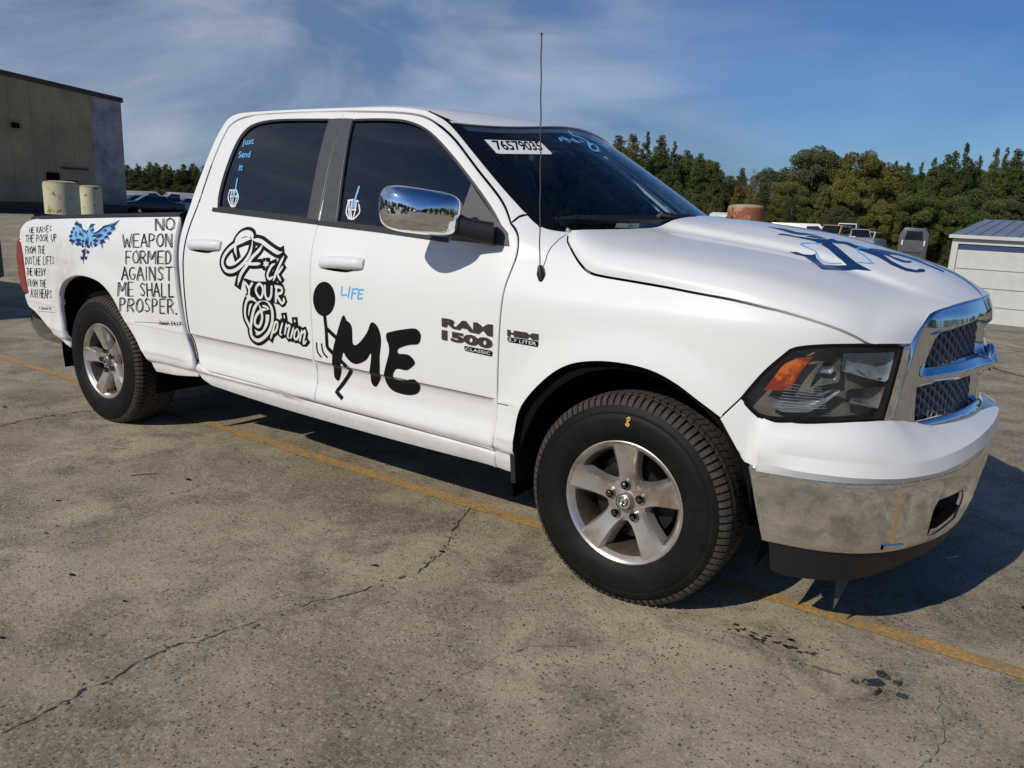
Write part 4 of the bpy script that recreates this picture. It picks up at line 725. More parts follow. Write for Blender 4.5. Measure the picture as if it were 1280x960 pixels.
gout=path([(-.7145,.7854),(-.6621,1.0371)],gtop,[(.6621,1.0371),(.7145,.7854)],[(.7145,.7854),(.6545,.7618),(0,.755),(-.6545,.7618),(-.7145,.7854)],step=.03)
def gbul(s0,z):
    s_=abs(s0); b=np.interp(z,[.752,.772,.790,.800,.905,.914,.940,.966,.976,1.075,1.095,1.13,1.175],[.022,.020,.002,0,0,.016,.022,.0,0,0,.022,.018,0])
    b=b*(1-sstep(.56,.64,s_))+.012*sstep(.56,.66,s_)*(1-sstep(.66,.70,s_)); return b+.030*np.exp(-(s_/.10)**2)*np.clip(1-abs(z-.94)/.07,0,1)
def grlb(s,z):
    s,z=np.broadcast_arrays(np.asarray(s,float),np.asarray(z,float)); p=grl(s,z); x,y,nx,ny=GPL.at(s+.998); b=gbul(s,z); return p+np.stack([nx*b,ny*b,0*b],-1)
gs=panel('grille_surround',grlb,gout,[hup,hlo,hup2,hlo2],step=.02,rows=[.762,.772,.781,.80,.83,.86,.89,.90,.918,.93,.942,.952,.96,.98,1.0,1.03,1.06,1.08,1.09,1.10,1.11,1.12,1.13,1.14,1.15,1.16,1.17],m='gchrome',parent=truck,off=.004,flange=.07,gap=.001,edge=.006,edgez=.005)
# inner ledges catch the sky: bars round the openings
mb=MB(); pit=.036; hx=pit*1.1547/2
for w in (hup,hlo,hup2,hlo2):
    w=ccw(w); wi=inset(w,-.010)
    xs=np.arange(w[:,0].min()-.03,w[:,0].max()+.03,hx*1.5); 
    for a,x in enumerate(xs):
        for z in np.arange(w[:,1].min()-.03+(pit/2 if a%2 else 0),w[:,1].max()+.03,pit):
            if not inpoly(np.array([x]),np.array([z]),wi)[0]: continue
            V=[]
            for rr,dep in ((hx*1.0,.022),(hx*.74,.018),(hx*.70,.036)):
                P_=[(x+rr*math.cos(R_(60*q)),z+rr*math.sin(R_(60*q))) for q in range(6)]
                p,n=evalF(grl,P_); V+=list(p-n*dep)
            F=[]
            for q in range(6):
                r=(q+1)%6; F+=[(q,r,6+r,6+q),(6+q,6+r,12+r,12+q)]
            mb.add(V,F)
mo=mb.build('grille_mesh',M['gmesh'],gs); mo['kind']='stuff'
panel('grille_backing',grl,inset(ccw(gout),.02),step=.08,m='gap',parent=gs,off=-.06,flange=.01)
# emblem on the cross of the grille: a horned head in relief
eb=MB()
ex=1.010; ez=.940
eb.lathe([(.001,.046),(.022,.043),(.036,.032),(.042,.010),(.040,-.05)],18,'X',(ex-.02,0,ez))
for sgn in (-1,1):
    pts=[(ex+.004+.010*math.sin(t*.7),sgn*(.014+.034*math.sin(t)),ez+.012+.036*math.cos(t)) for t in np.linspace(0,4.2,14)]
    eb.tube(pts,[.016-.0008*i for i in range(14)],8)
eb.tube([(ex+.006,0,ez+.040),(ex+.018,0,ez+.0),(ex+.008,0,ez-.036)],[.018,.022,.014],10)
eb.build('emblem',M['chrome'],gs,True,50)
# headlamp
def lamp():
    hl=path([(.3935,.8504),(.4555,.9474),(.5232,1.0238)],[(.5232,1.0238),(.5525,1.0357),(.6318,1.0477),(.7507,1.0524)],[(.7507,1.0524),(.905,1.049)],[(.905,1.049),(.868,.808)],[(.868,.808),(.7657,.8069),(.6749,.7996),(.5823,.7944),(.5079,.7881),(.4555,.7978),(.4205,.825),(.3935,.8504)])
    bk=panel('headlamp',side,hl,step=.04,m='lampbk',parent=truck,off=-.050,flange=.01,gap=0,edge=.002)
    V,Fc=ribV(side,ccw(inset(ccw(hl),.002)),.010,off=.0015,closed=True,smooth=False,step=.03,h=.05); mobj('lamp_bezel',V,Fc,M['gap'],bk,True,30)
    panel('lens',side,hl,step=.03,m='lens',parent=bk,off=.0,flange=.003,gap=.002,edge=.004)
    poly2surf('turn_reflector',side,[D['amber']],'amber',bk,off=-.018,smooth=False)
    def bowl(P_,d0,d1,m,name='reflector'):
        P_=ccw(np.array(P_)); c=P_.mean(0); R0=resample(P_,.02,True); V=[];F=[];n=len(R0)
        for f,d in ((1,d0),(.86,d0+(d1-d0)*.55),(.6,d0+(d1-d0)*.9),(.25,d1)):
            q=c+(R0-c)*f; p,nn=evalF(side,q); V+=list(p-nn*d)
        for k in range(3):
            for i in range(n): F.append((k*n+i,k*n+(i+1)%n,(k+1)*n+(i+1)%n,(k+1)*n+i))
        F.append(tuple(3*n+i for i in range(n)))
        o=mobj(name,V,F,M[m],bk,True,50); fixnormals(o); return o
    bowl(D['hl_in1'],.018,.047,'lampref'); bowl(D['hl_in3'],.018,.045,'lampdark','lamp_bowl'); bowl(D['hl_in2'],.018,.042,'lampgrey','lamp_bowl')
    bowl(D['hl_in5'],.020,.045,'lampdark','lamp_bowl'); bowl(D['hl_in4'],.018,.030,'lampref')
    for l_ in ([(.74,.985),(.80,.950),(.885,.935)],[(.745,.865),(.86,.842)],[(.535,.975),(.60,1.02)]): ribbons('lamp_trim',side,[l_],.006,'chrome',bk,off=-.028)
    b=MB()
    for q in range(9):
        V,Fc=ribV(side,[(.50+.004*q,.835+.010*q),(.66-.003*q,.845+.008*q)],.0018,off=-.015); b.add(V,Fc)
    b.build('lens_flute',M['lampref'],bk)
    return bk
M['lampref']=mat('lamp_reflector',(.34,.40,.45),.35,.2,noise=(14,(.16,.19,.21),.42,.62)); M['lampdark']=mat('lamp_housing',(.17,.175,.17),.35,.2,noise=(18,(.05,.05,.045),.4,.6)); M['lampgrey']=mat('lamp_hazed',(.22,.25,.27),.4,.2); M['lampbk']=mat('lamp_back',(.13,.12,.105),.45,noise=(12,(.22,.21,.19),.42,.65))
hlb=lamp()
tr=panel('lamp_side_trim',side,path([(.868,.808),(.905,1.049)],[(.905,1.049),(.9417,1.0490)],[(.9417,1.049),(.9043,.800)],[(.9043,.80),(.868,.808)],smooth=False),step=.04,m='chrome',parent=truck,off=.004,flange=.05,gap=.001,edge=.004)
# bumper
B0=1.75875
def bumpm(s,z): return bump(np.where(np.asarray(s)>B0,B0,s),z)
BR=[.30,.36,.38,.40,.43,.46,.49,.52,.55,.58,.60,.615]
bh=path(*[[a,b] for a,b in zip([tuple(p) for p in D['b_hole']],[tuple(p) for p in D['b_hole'][1:]+D['b_hole'][:1]])],smooth=False,step=.02)
bs=path(*[[a,b] for a,b in zip([tuple(p) for p in D['b_slot']],[tuple(p) for p in D['b_slot'][1:]+D['b_slot'][:1]])],smooth=False,step=.02)
bh=path([(1.128,.415),(1.122,.50),(1.14,.535)],[(1.14,.535),(1.33,.535)],[(1.33,.535),(1.35,.50),(1.33,.43)],[(1.33,.43),(1.18,.405),(1.128,.415)],step=.02)
bc=panel('front_bumper',bump,path([(.512,.382),(.85,.374),(1.3,.374),(B0,.378)],[(B0,.378),(B0,.6265)],[(B0,.6265),(.72,.6265),(.4446,.634)],[(.4446,.632),(.512,.382)]),[bh],step=.03,rows=BR,m='bchrome',parent=truck,flange=.05,gap=.0005,edge=.008,edgez=.007)
V,Fc=[],[]
P_=ccw(bh); p,n=evalF(bump,inset(P_,-.002)); p2,_=evalF(bump,inset(P_,.012)); L=len(P_)
mobj('fog_recess',list(p-n*.002)+list(p2-n*.10),[(i,(i+1)%L,L+(i+1)%L,L+i) for i in range(L)]+[tuple(L+i for i in range(L))],M['black'],bc,False)
panel('fog_backing',bump,inset(ccw(bh),.004),step=.05,m='gap',parent=bc,off=-.075,flange=.003,gap=0)
ribbons('bumper_slot',bump,[[(.912,.402),(.995,.398)]],.016,'chrome',bc,off=.006,h=.006)
ribbons('fog_lip',bump,[[(1.150,.418),(1.20,.417),(1.32,.442),(1.336,.47)]],.022,'bchrome',bc,off=-.006,h=.03)
# painted upper fascia, lofted from the chrome edge up to the lamp and grille
def fascia(s,v):
    s,v=np.broadcast_arrays(np.asarray(s,float),np.asarray(v,float))
    z0=np.interp(s,[.5,1.05,1.42,1.76],[.627,.628,.640,.645]); z2=np.interp(s,[.5,.9,1.08,1.42,1.76],[.655,.648,.652,.685,.695]); z1=np.interp(s,[.5,.9,1.08,1.42,1.76],[.70,.692,.698,.730,.745])
    rise=np.interp(s,[.40,.46,.51,.58,.675,.77,.87,.95,1.05,1.2,1.76],[.86,.802,.790,.795,.801,.808,.809,.805,.792,.780,.770])
    x,y,nx,ny=BUMPP.at(s); ins=np.interp(s,[.36,.44,.55,.70,.85,1.0,1.2,1.76],[.02,.03,.040,.055,.075,.10,.12,.13])
    def P_(off,z): return np.stack([x+nx*off,y+ny*off,z],-1)
    A=P_(.004+0*s,z0); B=P_(.020+0*s,z2); C_=P_(.010+0*s,z1); E=P_(-ins,rise)
    bow=np.interp(s,[.5,.8,1.05,1.3],[.018,.018,.008,.003])
    a=np.clip(v/.2,0,1)[...,None]; b=np.clip((v-.2)/.25,0,1)[...,None]; c=np.clip((v-.45)/.55,0,1)[...,None]
    q3=C_*(1-c)+E*c+P_(bow*.55,z1+bow*.55)*0; up=np.stack([nx*bow,ny*bow,.7*bow],-1)*4*c*(1-c)
    q=np.where((v<=.2)[...,None],A*(1-a)+B*a,np.where((v<=.45)[...,None],B*(1-b)+C_*b,q3+up))
    zf=z0+(rise-z0)*v; fl=bump(s,zf); m=sstep(.60,.47,s)[...,None]; return q*(1-m)+fl*m
us=np.concatenate([np.linspace(.47,1.70,70),[B0]]); fo=grid_obj('bumper_fascia',fascia,us,np.array([0,.05,.1,.15,.185,.2,.215,.25,.30,.35,.40,.435,.45,.465,.50,.56,.63,.70,.77,.84,.91,.96,1.0]),'paint',truck,.012)
# rear corner of the fascia, running up beside the arch to the lamp
cor=path([(.4446,.640),(.485,.632)],[(.485,.632),(.485,.795),(.4555,.7978),(.4205,.825),(.3935,.8504)],[(.3935,.8504),af],[af,(.3746,.7205),(.4112,.6659),(.4208,.6451),(.4446,.640)],smooth=False)
def corF(s,z):
    w=sstep(.42,.50,s)[...,None] if np.ndim(s) else sstep(.42,.50,s); return side(s,z)*(1-w)+bump(s,z)*w
panel('fascia_corner',corF,cor,step=.02,m='paint',parent=truck,flange=.03,gap=.0008,edge=.003)
# step pad recess in front of the grille
# lower valance
def val(s,z):
    x,y,nx,ny=BUMPP.at(s); z=np.asarray(z,float); ins=.03+.25*np.clip(.38-z,0,1); return np.stack(np.broadcast_arrays(x-nx*ins,y-ny*ins,z),-1)
vo=panel('valance',val,path([(.53,.385),(.545,.27),(.60,.255),(.85,.262),(1.1,.30),(B0,.33)],[(B0,.33),(B0,.385)],[(B0,.385),(.53,.385)],smooth=False),step=.05,m='black',parent=truck,flange=.02)
# torn flap hanging below
MB().add([(.70,-.66,.26),(.76,-.64,.25),(.715,-.70,.09),(.70,-.665,.255),(.76,-.645,.245)],[(0,1,2),(3,2,4)]).build('torn_flap',M['appl'],truck)
# rear bumper
def rb(s,z):
    P0=Plan([(-4.06,-.955),(-4.3,-.965),(-4.5,-.955),(-4.62,-.90),(-4.68,-.80),(-4.70,-.6),(-4.71,0)],-4.06)
    return P0
RBP=Plan([(-4.71,.02),(-4.70,-.6),(-4.68,-.80),(-4.62,-.90),(-4.5,-.955),(-4.3,-.972),(-4.02,-.975)],-4.02)
def rbump(s,z):
    x,y,nx,ny=RBP.at(s); z=np.asarray(z,float); o=-.03*((z-.52)/.1)**2; return np.stack(np.broadcast_arrays(x+nx*o,y+ny*o,z),-1)
sl=float(RBP.l[0]); panel('rear_bumper',rbump,path([(-4.05,.395),(-4.45,.40),(sl,.42)],[(sl,.42),(sl,.62)],[(sl,.62),(-4.55,.62),(-4.30,.58),(-4.05,.46)],[(-4.05,.46),(-4.05,.395)],smooth=False),step=.05,m='rchrome',parent=truck,flange=.04,edge=.01,edgez=.009,gap=0)
for o in (fdoor,rdoor,cabside,bedo,fend,pt,hlb,tr,bc,fo,vo): mirrored(o,truck)
for nm in ('sill','tail_lamp','fascia_corner','rear_bumper'):
    for o in [q for q in truck.children if q.name.split('.')[0]==nm]: mirrored(o,truck)
# mirror side gets its own plain belt etc. (copied above); inner liners keep the shut lines dark
def liner(outer,off,name='inner_panel',holes=()):
    o=panel(name,side,outer,holes,step=.08,m='dark',parent=truck,off=-off,flange=.004,gap=0,edge=.002,edgez=0); mirrored(o,truck)
arcf=[(.47*math.cos(t),.385+.50*math.sin(t)) for t in np.linspace(math.pi*.03,math.pi*.97,14)]
arcr=[(-3.569+.47*math.cos(t),.385+.50*math.sin(t)) for t in np.linspace(math.pi*.03,math.pi*.97,14)]
liner(path([(-.60,.40),(-.60,1.27),(-2.65,1.30),(-2.65,.50),(-2.55,.42),(-.60,.40)],smooth=False,step=.06),.034)
liner(path([(-.60,.42),(-.48,.42)],[(-.475,.6)]+arcf[::-1]+[(.45,.60)],[(.45,.60),(.375,.80),(.375,.865),(.50,1.045),(.30,1.10),(.10,1.13),(-.28,1.18),(-.60,1.25)],[(-.60,1.25),(-.60,.42)],smooth=False,step=.06),.038)
# wheel wells (dark half drums), one per corner
for cx in (0,-3.569):
    for sg in (-1,1):
        b=MB(); n=20; R0=.505 if cx==0 else .545
        V=[];F=[]
        for i in range(n+1):
            t=-.25+(math.pi+.5)*i/n; 
            for y in (.955,.60): V.append((cx+R0*math.cos(t),sg*y,.40+R0*math.sin(t)))
        for i in range(n): F.append((2*i,2*i+1,2*i+3,2*i+2))
        F.append(tuple(2*i+1 for i in range(n+1)))
        b.add(V,F); b.build('wheel_well',M['dark'],truck,True,40)
# mud flap pieces behind the front wheel
for sg in (-1,1):
    b=MB(); b.box((-.485,sg*.90,.47),(.022,.17,.24),ry=-.10); b.build('mud_flap',M['black'],truck)
   
# chassis, axles, floor
b=MB(); b.box((-2.0,0,.50),(4.6,1.1,.20)); b.box((-2.0,-.45,.44),(5.0,.08,.14)); b.box((-2.0,.45,.44),(5.0,.08,.14)); b.box((-1.6,0,.52),(2.1,1.80,.10)); b.box((.35,0,.60),(.8,1.3,.35)); b.box((-3.5,0,.62),(2.0,1.3,.12)); b.build('chassis',M['dark'],truck)
b=MB(); b.tube([(0,-.80,.385),(0,.80,.385)],.04,10); b.tube([(-3.569,-.80,.385),(-3.569,.80,.385)],.05,10); b.lathe([(.0,-.14),(.10,-.12),(.16,0),(.10,.12),(0,.14)],14,'Y',(-3.569,0,.385)); b.build('axle',M['dark'],truck)
# cargo bed: floor, inner walls, rail caps, tailgate
b=MB(); b.box((-3.63,0,.72),(1.80,1.75,.04)); b.box((-2.755,0,1.0),(.04,1.84,.58)); b.box((-3.63,-.86,1.0),(1.78,.03,.50)); b.box((-3.63,.86,1.0),(1.78,.03,.50)); b.build('cargo_box',M['dark'],truck)
for sg in (-1,1):
    pts=[(-2.752,1.303),(-3.122,1.2845),(-3.8322,1.247),(-4.25,1.223),(-4.36,1.216)]
    V=[];F=[]
    for x,z in resample(pts,.1):
        w=float(WH(z)); 
        for y,h in ((w+.001,-.002),(w-.004,.012),(w-.03,.019),(w-.09,.016),(w-.10,-.03)): V.append((x,sg*y,z+h))
    n=len(V)//5
    for i in range(n-1):
        for k in range(4): F.append((i*5+k,i*5+k+1,i*5+5+k+1,i*5+5+k))
    mobj('bed_rail_cap',V,F,M['black'],truck,True,40)
tg=MB().box((-4.44,0,.97),(.08,1.80,.50)).build('tailgate',M['paint'],truck); bevel(tg,.02)
# cab back wall with rear glass, floor of cab
b=MB(); V=[];
ys=[-.90,-.86,-.70,0,.70,.86,.90]
b.prism([(-.90,.50),(.90,.50),(.90,1.31),(.70,1.78),(.55,1.835),(-.55,1.835),(-.70,1.78),(-.90,1.31)],-2.60,-2.56,'X'); cb=b.build('cab_back',M['paint'],truck)
MB().prism([(-.60,1.36),(.60,1.36),(.55,1.72),(-.55,1.72)],-2.606,-2.601,'X').build('rear_glass',M['gap'],cb)
# interior
b=MB(); b.box((-.52,0,1.22),(.50,1.66,.16)); b.prism([(-.75,1.05),(-.28,1.20),(-.30,1.30),(-.62,1.335),(-.78,1.25)],-.83,.83,'Y'); da=b.build('dashboard',M['dash'],truck); bevel(da,.02)
b=MB(); b.box((-.66,.40,1.345),(.18,.40,.10),taper=.7); ib=b.build('instrument_hood',M['dash'],truck); bevel(ib,.02)
sw=MB(); pts=[(-.93+.19*math.cos(t)*math.sin(R_(25))*1.0,.40+.19*math.sin(t),1.25+.19*math.cos(t)*math.cos(R_(25))) for t in np.linspace(0,2*math.pi,25)]
sw.tube(pts,.016,8,False); sw.tube([(-.94,.40,1.24),(-.74,.40,1.16)],[.06,.04],10); sw.tube([(-.93,.24,1.25),(-.93,.56,1.25)],.018,6); sw.tube([(-.93,.40,1.25),(-.97,.40,1.08)],.018,6); sw.build('steering_wheel',M['black'],truck,True,50)
for (x,y) in ((-1.42,-.42),(-1.42,.42),(-2.32,-.42),(-2.32,.42)):
    b=MB(); b.box((x,y,1.18),(.14,.48,.62),ry=-.18); b.box((x+.20,y,.90),(.46,.48,.14)); s_=b.build('seat',M['seat'],truck); bevel(s_,.04,3)
    h=MB(); h.box((x-.085,y,1.585),(.09,.26,.18),ry=-.15); h.tube([(x-.07,y-.06,1.46),(x-.08,y-.06,1.53)],.006,6); h.tube([(x-.07,y+.06,1.46),(x-.08,y+.06,1.53)],.006,6); hr=h.build('head_rest',M['seat'],s_); bevel(hr,.02)
b=MB(); b.tube([(-.80,0,1.70),(-.84,0,1.66)],.01,6); b.box((-.86,0,1.655),(.03,.22,.06)); b.build('rear_view_mirror',M['gap'],truck)
MB().box((-1.85,0,1.815),(1.2,1.1,.02)).build('headliner',M['dash'],truck)
# ---------------------------------------------------------------- wing mirrors
def wing(sg):
    C0=Vector((-.862,-1.128,1.393)); L=Vector((-.796,-.605,0)); Nn=Vector((.605,-.796,0)); n=44
    V=[];F=[]; rings=[(.90,-.050),(1.0,-.040),(1.02,-.010),(1.0,.022),(.955,.045),(.87,.062),(.74,.075),(.55,.085),(.30,.091),(.05,.093)]
    for sc,d in rings:
        for k in range(n):
            t=2*math.pi*k/n; c,s_=math.cos(t),math.sin(t)
            ew,eh=(.50,.55) if c>0 else (.36,.60)
            w=math.copysign(abs(c)**ew,c)*.158*sc; h=math.copysign(abs(s_)**eh,s_)*.086*sc
            top=1.0 if h<0 else (1.0-.10*max(0,-w/.158)+.06*max(0,w/.158))
            h*=top
            bow=.020*(w/.158)**2*(1-.0)
            V.append(C0+L*w+Nn*(d-bow)+Vector((0,0,h-.010*(-w/.158))))
    m=len(rings)
    for i in range(m-1):
        for k in range(n): F.append((i*n+k,i*n+(k+1)%n,(i+1)*n+(k+1)%n,(i+1)*n+k))
    F.append(tuple((m-1)*n+k for k in range(n)))
    sh=mobj('mirror_shell',V,F,M['chrome'],truck,True,60); fixnormals(sh)
    G=[V[k]*.97+C0*.03 for k in range(n)]
    mobj('mirror_glass',G,[tuple(range(n))],M['chrome'],sh)
    # black base of the housing and arm to the sail plate
    a=C0+L*(-.120)+Vector((0,0,-.045)); b=Vector((-.675,-.985,1.325)); c=Vector((-.640,-.955,1.318))
    mb=MB(); V=[];F=[]
    st=[(a+L*.03,.050,.032),(a-L*.02,.048,.036),((a+b)/2,.040,.036),(b,.042,.040),(c,.046,.045)]
    k=12
    for p,hh,ww in st:
        for q in range(k):
            t=2*math.pi*q/k; cc,ss=math.cos(t),math.sin(t)
            V.append(p+Nn*(math.copysign(abs(cc)**.6,cc)*ww)+Vector((0,0,math.copysign(abs(ss)**.6,ss)*hh)))
    for i in range(len(st)-1):
        for q in range(k): F.append((i*k+q,i*k+(q+1)%k,(i+1)*k+(q+1)%k,(i+1)*k+q))
    F.append(tuple(range(k))); F.append(tuple((len(st)-1)*k+q for q in range(k)))
    ar=mobj('mirror_arm',V,F,M['black'],sh,True,50); fixnormals(ar)
    return sh
mirrored(wing(1),truck)
# ---------------------------------------------------------------- antenna
b=MB(); b.tube([(-.405,-.955,1.150),(-.412,-.958,1.185),(-.420,-.956,1.215)],[.012,.017,.008],10); b.tube([(-.405,-.950,1.125),(-.405,-.956,1.152)],[.005,.014],10); b.build('antenna_base',M['black'],truck,True,60)
pts=[(-.420-.045*t+.0012*math.sin(t*40),-.956,1.20+.82*t) for t in np.linspace(0,1,60)]
b=MB(); b.tube(pts,.0024,6); b.tube([pts[-1],(pts[-1][0],pts[-1][1],pts[-1][2]+.006)],.0045,6); b.build('antenna_rod',M['appl'],truck,True)
# ---------------------------------------------------------------- wheels
def make_wheel(parent):
    # local: axle along y, outer face towards -y at y=-.985 (wheel centre plane at 0)
    w=empty('wheel',(0,0,.385),0,parent)
    oy=-.150            # outer face plane of the tyre relative to the wheel centre plane (-.835)
    b=MB()
    prof=[(.2335,oy+.012),(.243,oy+.004),(.262,oy-.004),(.290,oy-.010),(.318,oy-.008),(.335,oy-.005),(.338,oy-.0025),(.342,oy-.004),(.352,oy+.001),(.366,oy+.008),(.380,oy+.018),(.389,oy+.030),(.391,oy+.045)]
    prof+= [(.392,oy+.08),(.393,oy+.14),(.392,oy+.20),(.391,oy+.245),(.380,oy+.27),(.33,oy+.285),(.27,oy+.275),(.22,oy+.24)]
    b.lathe(prof,96,'Y'); ty=b.build('tyre',M['rubber'],w,True,60); fixnormals(ty)
    # tread: shoulder lugs and centre blocks
    t=MB(); N=90
    def blk(a0,a1,y0,y1,r0,r1,sk=0.0,r0b=None):
        V=[]
        for (a,y,kk) in ((a0,y0,0),(a1,y0,0),(a1+sk,y1,1),(a0+sk,y1,1)):
            rb=r1 if not (kk==0 and r0b) else r0b
            for r in (r0,rb): V.append((r*math.cos(a),y,r*math.sin(a)))
        t.add(V,[(1,3,5,7),(0,1,3,2),(2,3,5,4),(4,5,7,6),(6,7,1,0)])
    rg=random.Random(3)
    for i in range(N):
        a=2*math.pi*i/N; d=2*math.pi/N
        # sidewall lug (wraps the shoulder)
        V=[]
        for aa in (a+d*.06,a+d*.76):
            for r,y in ((.367,oy+.0055),(.376,oy+.009),(.388,oy+.018),(.3985,oy+.034),(.400,oy+.060),(.385,oy+.060),(.375,oy+.02)): V.append((r*math.cos(aa),y,r*math.sin(aa)))
        F=[(k,k+1,8+k,7+k) for k in range(5)]+[(0,6,5,4,3,2,1),(7,8,9,10,11,12,13)]
        t.add(V,F)
        blk(a+d*.35,a+d*.35+d*.84,oy+.064,oy+.104,.385,.4015,d*.35)
        blk(a+d*.55,a+d*.55+d*.84,oy+.109,oy+.150,.385,.402,-d*.4)
        blk(a+d*.15,a+d*.15+d*.84,oy+.155,oy+.195,.385,.4015,d*.35)
        blk(a+d*.0,a+d*.80,oy+.200,oy+.245,.375,.398,0)
    tr_=t.build('tread',M['tread'],w); fixnormals(tr_)
    # sidewall lettering ring: raised bars only, no words readable
    # rim
    f=MB(); f.lathe([(.200,-.02),(.205,oy+.035),(.216,oy+.022),(.222,oy+.013),(.2315,oy+.009),(.2365,oy+.011),(.2365,oy+.018),(.225,oy+.03),(.215,oy+.06),(.205,-.02),(.20,.10)],96,'Y'); rm=f.build('rim',M['alloy'],w,True,35); fixnormals(rm)
    f=MB(); f.lathe([(.206,oy+.03),(.198,oy+.05),(.196,oy+.19),(.20,oy+.20)],48,'Y'); f.build('rim_barrel',M['alloyin'],w,True,50)
    for kx in range(5):
        a=R_(93+72*kx)
        # spoke: stations from hub to rim with half width and face depth
        V=[];F=[]
        st=[(.030,.052,oy+.044),(.062,.044,oy+.045),(.090,.036,oy+.040),(.125,.037,oy+.031),(.160,.043,oy+.022),(.195,.050,oy+.015),(.2235,.058,oy+.0125)]
        for r,hw,y in st:
            for (o,dy) in ((-hw-.006,.050),(-hw,.010),(-hw*.84,.0),(0,.0022 if r>.06 else 0),(hw*.70,.0),(hw,.014),(hw+.010,.055)):
                lx,lz=o,r*1.0
                x=lz*math.cos(a)-lx*math.sin(a); z=lz*math.sin(a)+lx*math.cos(a); V.append((x,y+dy,z))
        m=7
        for i in range(len(st)-1):
            for q in range(m-1): F.append((i*m+q,i*m+q+1,(i+1)*m+q+1,(i+1)*m+q))
        sp=mobj('spoke',V,F,M['alloy'],w,True,28); fixnormals(sp)
        if sp.data.polygons[2].normal.y>0: sp.data.flip_normals()
    # hub face with pockets for the nuts
    f=MB(); f.lathe([(.034,oy+.030),(.036,oy+.042),(.050,oy+.046),(.078,oy+.050),(.090,oy+.075)],60,'Y'); f.build('hub',M['alloy'],w,True,40)
    c=MB(); c.lathe([(.0,oy+.020),(.020,oy+.0215),(.030,oy+.024),(.0345,oy+.030),(.0345,oy+.044)],40,'Y'); hc=c.build('hub_cap',M['alloy'],w,True,40)
    e=MB(); 
    for sgn in (-1,1):
        pts=[(sgn*(.006+.012*math.sin(t)),oy+.0195,.006+.013*math.cos(t)) for t in np.linspace(0,4.0,9)]; e.tube(pts,.0024,6)
    e.tube([(0,oy+.020,.008),(0,oy+.019,-.004),(0,oy+.0205,-.018)],[.004,.005,.002],7); e.lathe([(.0285,oy+.0225),(.0300,oy+.0205),(.0315,oy+.0235)],36,'Y'); e.build('cap_emblem',M['badge'],w,True,50)
    for kx in range(5):
        a=R_(93+36+72*kx+(-36)); r=.0635; cx,cz=r*math.cos(a),r*math.sin(a)
        p=MB(); p.lathe([(.0165,oy+.0495),(.0165,oy+.030),(.0145,oy+.036),(.0140,oy+.052)],20,'Y',(cx,0,cz)); p.lathe([(.0,oy+.018),(.007,oy+.0185),(.0105,oy+.024),(.0115,oy+.05)],6,'Y',(cx,0,cz)); p.build('lug_nut',M['badge'],w,True,40)
    d=MB(); d.lathe([(.0,oy+.10),(.07,oy+.10),(.08,oy+.12),(.165,oy+.12),(.165,oy+.145),(.06,oy+.145)],48,'Y'); d.build('brake_disc',M['disc'],w,True,30)
    d=MB()
    n=8
    for i in range(n):
        a=R_(20+9*i); d.box((.150*math.cos(a),oy+.115,.150*math.sin(a)),(.026,.06,.07),ry=-a)
    d.lathe([(0,oy+.19),(.197,oy+.19)],40,'Y'); d.build('brake_caliper',M['dark'],w)
    return w
wf=make_wheel(truck); wf.location=(0,-.835,.385)
for (x,y,rz,ry) in ((-3.569,-.835,0,R_(-12)),(0,.835,math.pi,0),(-3.569,.835,math.pi,0)):
    c=copy_tree(wf,truck); c.location=(x,y,.385); c.rotation_euler=(0,ry,rz) if rz==0 else (0,0,rz)
# ---------------------------------------------------------------- lettering and marks
rng=random.Random(7)
def lt(name,*a,**k): o=ribbons(name,*a,**k); return o
for s_,q in D['verse_a']:
    for ww in handtext(s_,q,rng,2,.05,.18): lt('verse_lettering',side,ww,.0034,'pen',bedo,step=.03,smooth=False)
fonttext('verse_reference',D['verse_a_ref'][0],D['verse_a_ref'][1],side,'pen',bedo)
for s_,q in D['verse_b']:
    for ww in handtext(s_,q,rng,3,.045,.16): lt('verse_lettering',side,ww,.0034,'pen',bedo,step=.03,smooth=False)
Q=D['verse_b'][-1][1]; f_=quadmap(Q); poly2surf('verse_stop',side,[[tuple(f_(.975+.018*math.cos(t),.0+.07*math.sin(t))) for t in np.linspace(0,6.28,10)[:-1]]],'decal',bedo,off=.0018)
fonttext('verse_reference',D['verse_b_ref'][0],D['verse_b_ref'][1],side,'pen',bedo,bold=.01)
poly2surf('bird_decal_fill',side,D['bird_fill'],'pblue',bedo,off=.0008)
lt('bird_decal_line',side,D['bird'],.024,'dblue',bedo,off=.0016,taper=.45,step=.01)
lt('bird_decal_line',side,[[(p[0]+.010,p[1]-.008) for p in l] for l in D['bird'][6:30:2]],.008,'lblue',bedo,off=.0022,taper=.45,step=.01)
for nm in ('M','E'): poly2surf('brush_letter',side,[D[nm]],'decal',fdoor,off=.0026,smooth=True,step=.009)
poly2surf('stick_figure_head',side,[D['head']],'decal',fdoor,off=.0014)
lt('stick_figure_limb',side,D['stick'],.019,'decal',fdoor,off=.0026,smooth=False)
lt('motion_mark',side,D['motion'],.009,'decal',fdoor,off=.0014)
lt('life_lettering',side,D['life'],.0075,'lblue',fdoor,off=.0014,smooth=False)
S1,S2,S3=D['script1'],D['script2'],D['script3']
W1=[.028,.028,.030,.030,.030,.024,.018,.018,.018,.022,.024,.020,.020]
W3=[.026,.030,.026,.018]+[.019]*12
poly2surf('script_backing',side,[D['yourblob']],'decal',rdoor,off=.0010,smooth=True)
lt('script_outline',side,S1,[w+.023 for w in W1],'decal',rdoor,off=.0012)
lt('script_outline',side,S3,[w+.022 for w in W3[:len(S3)]],'decal',rdoor,off=.0012)
lt('script_outline',side,S2[-2:],.040,'decal',rdoor,off=.0012)
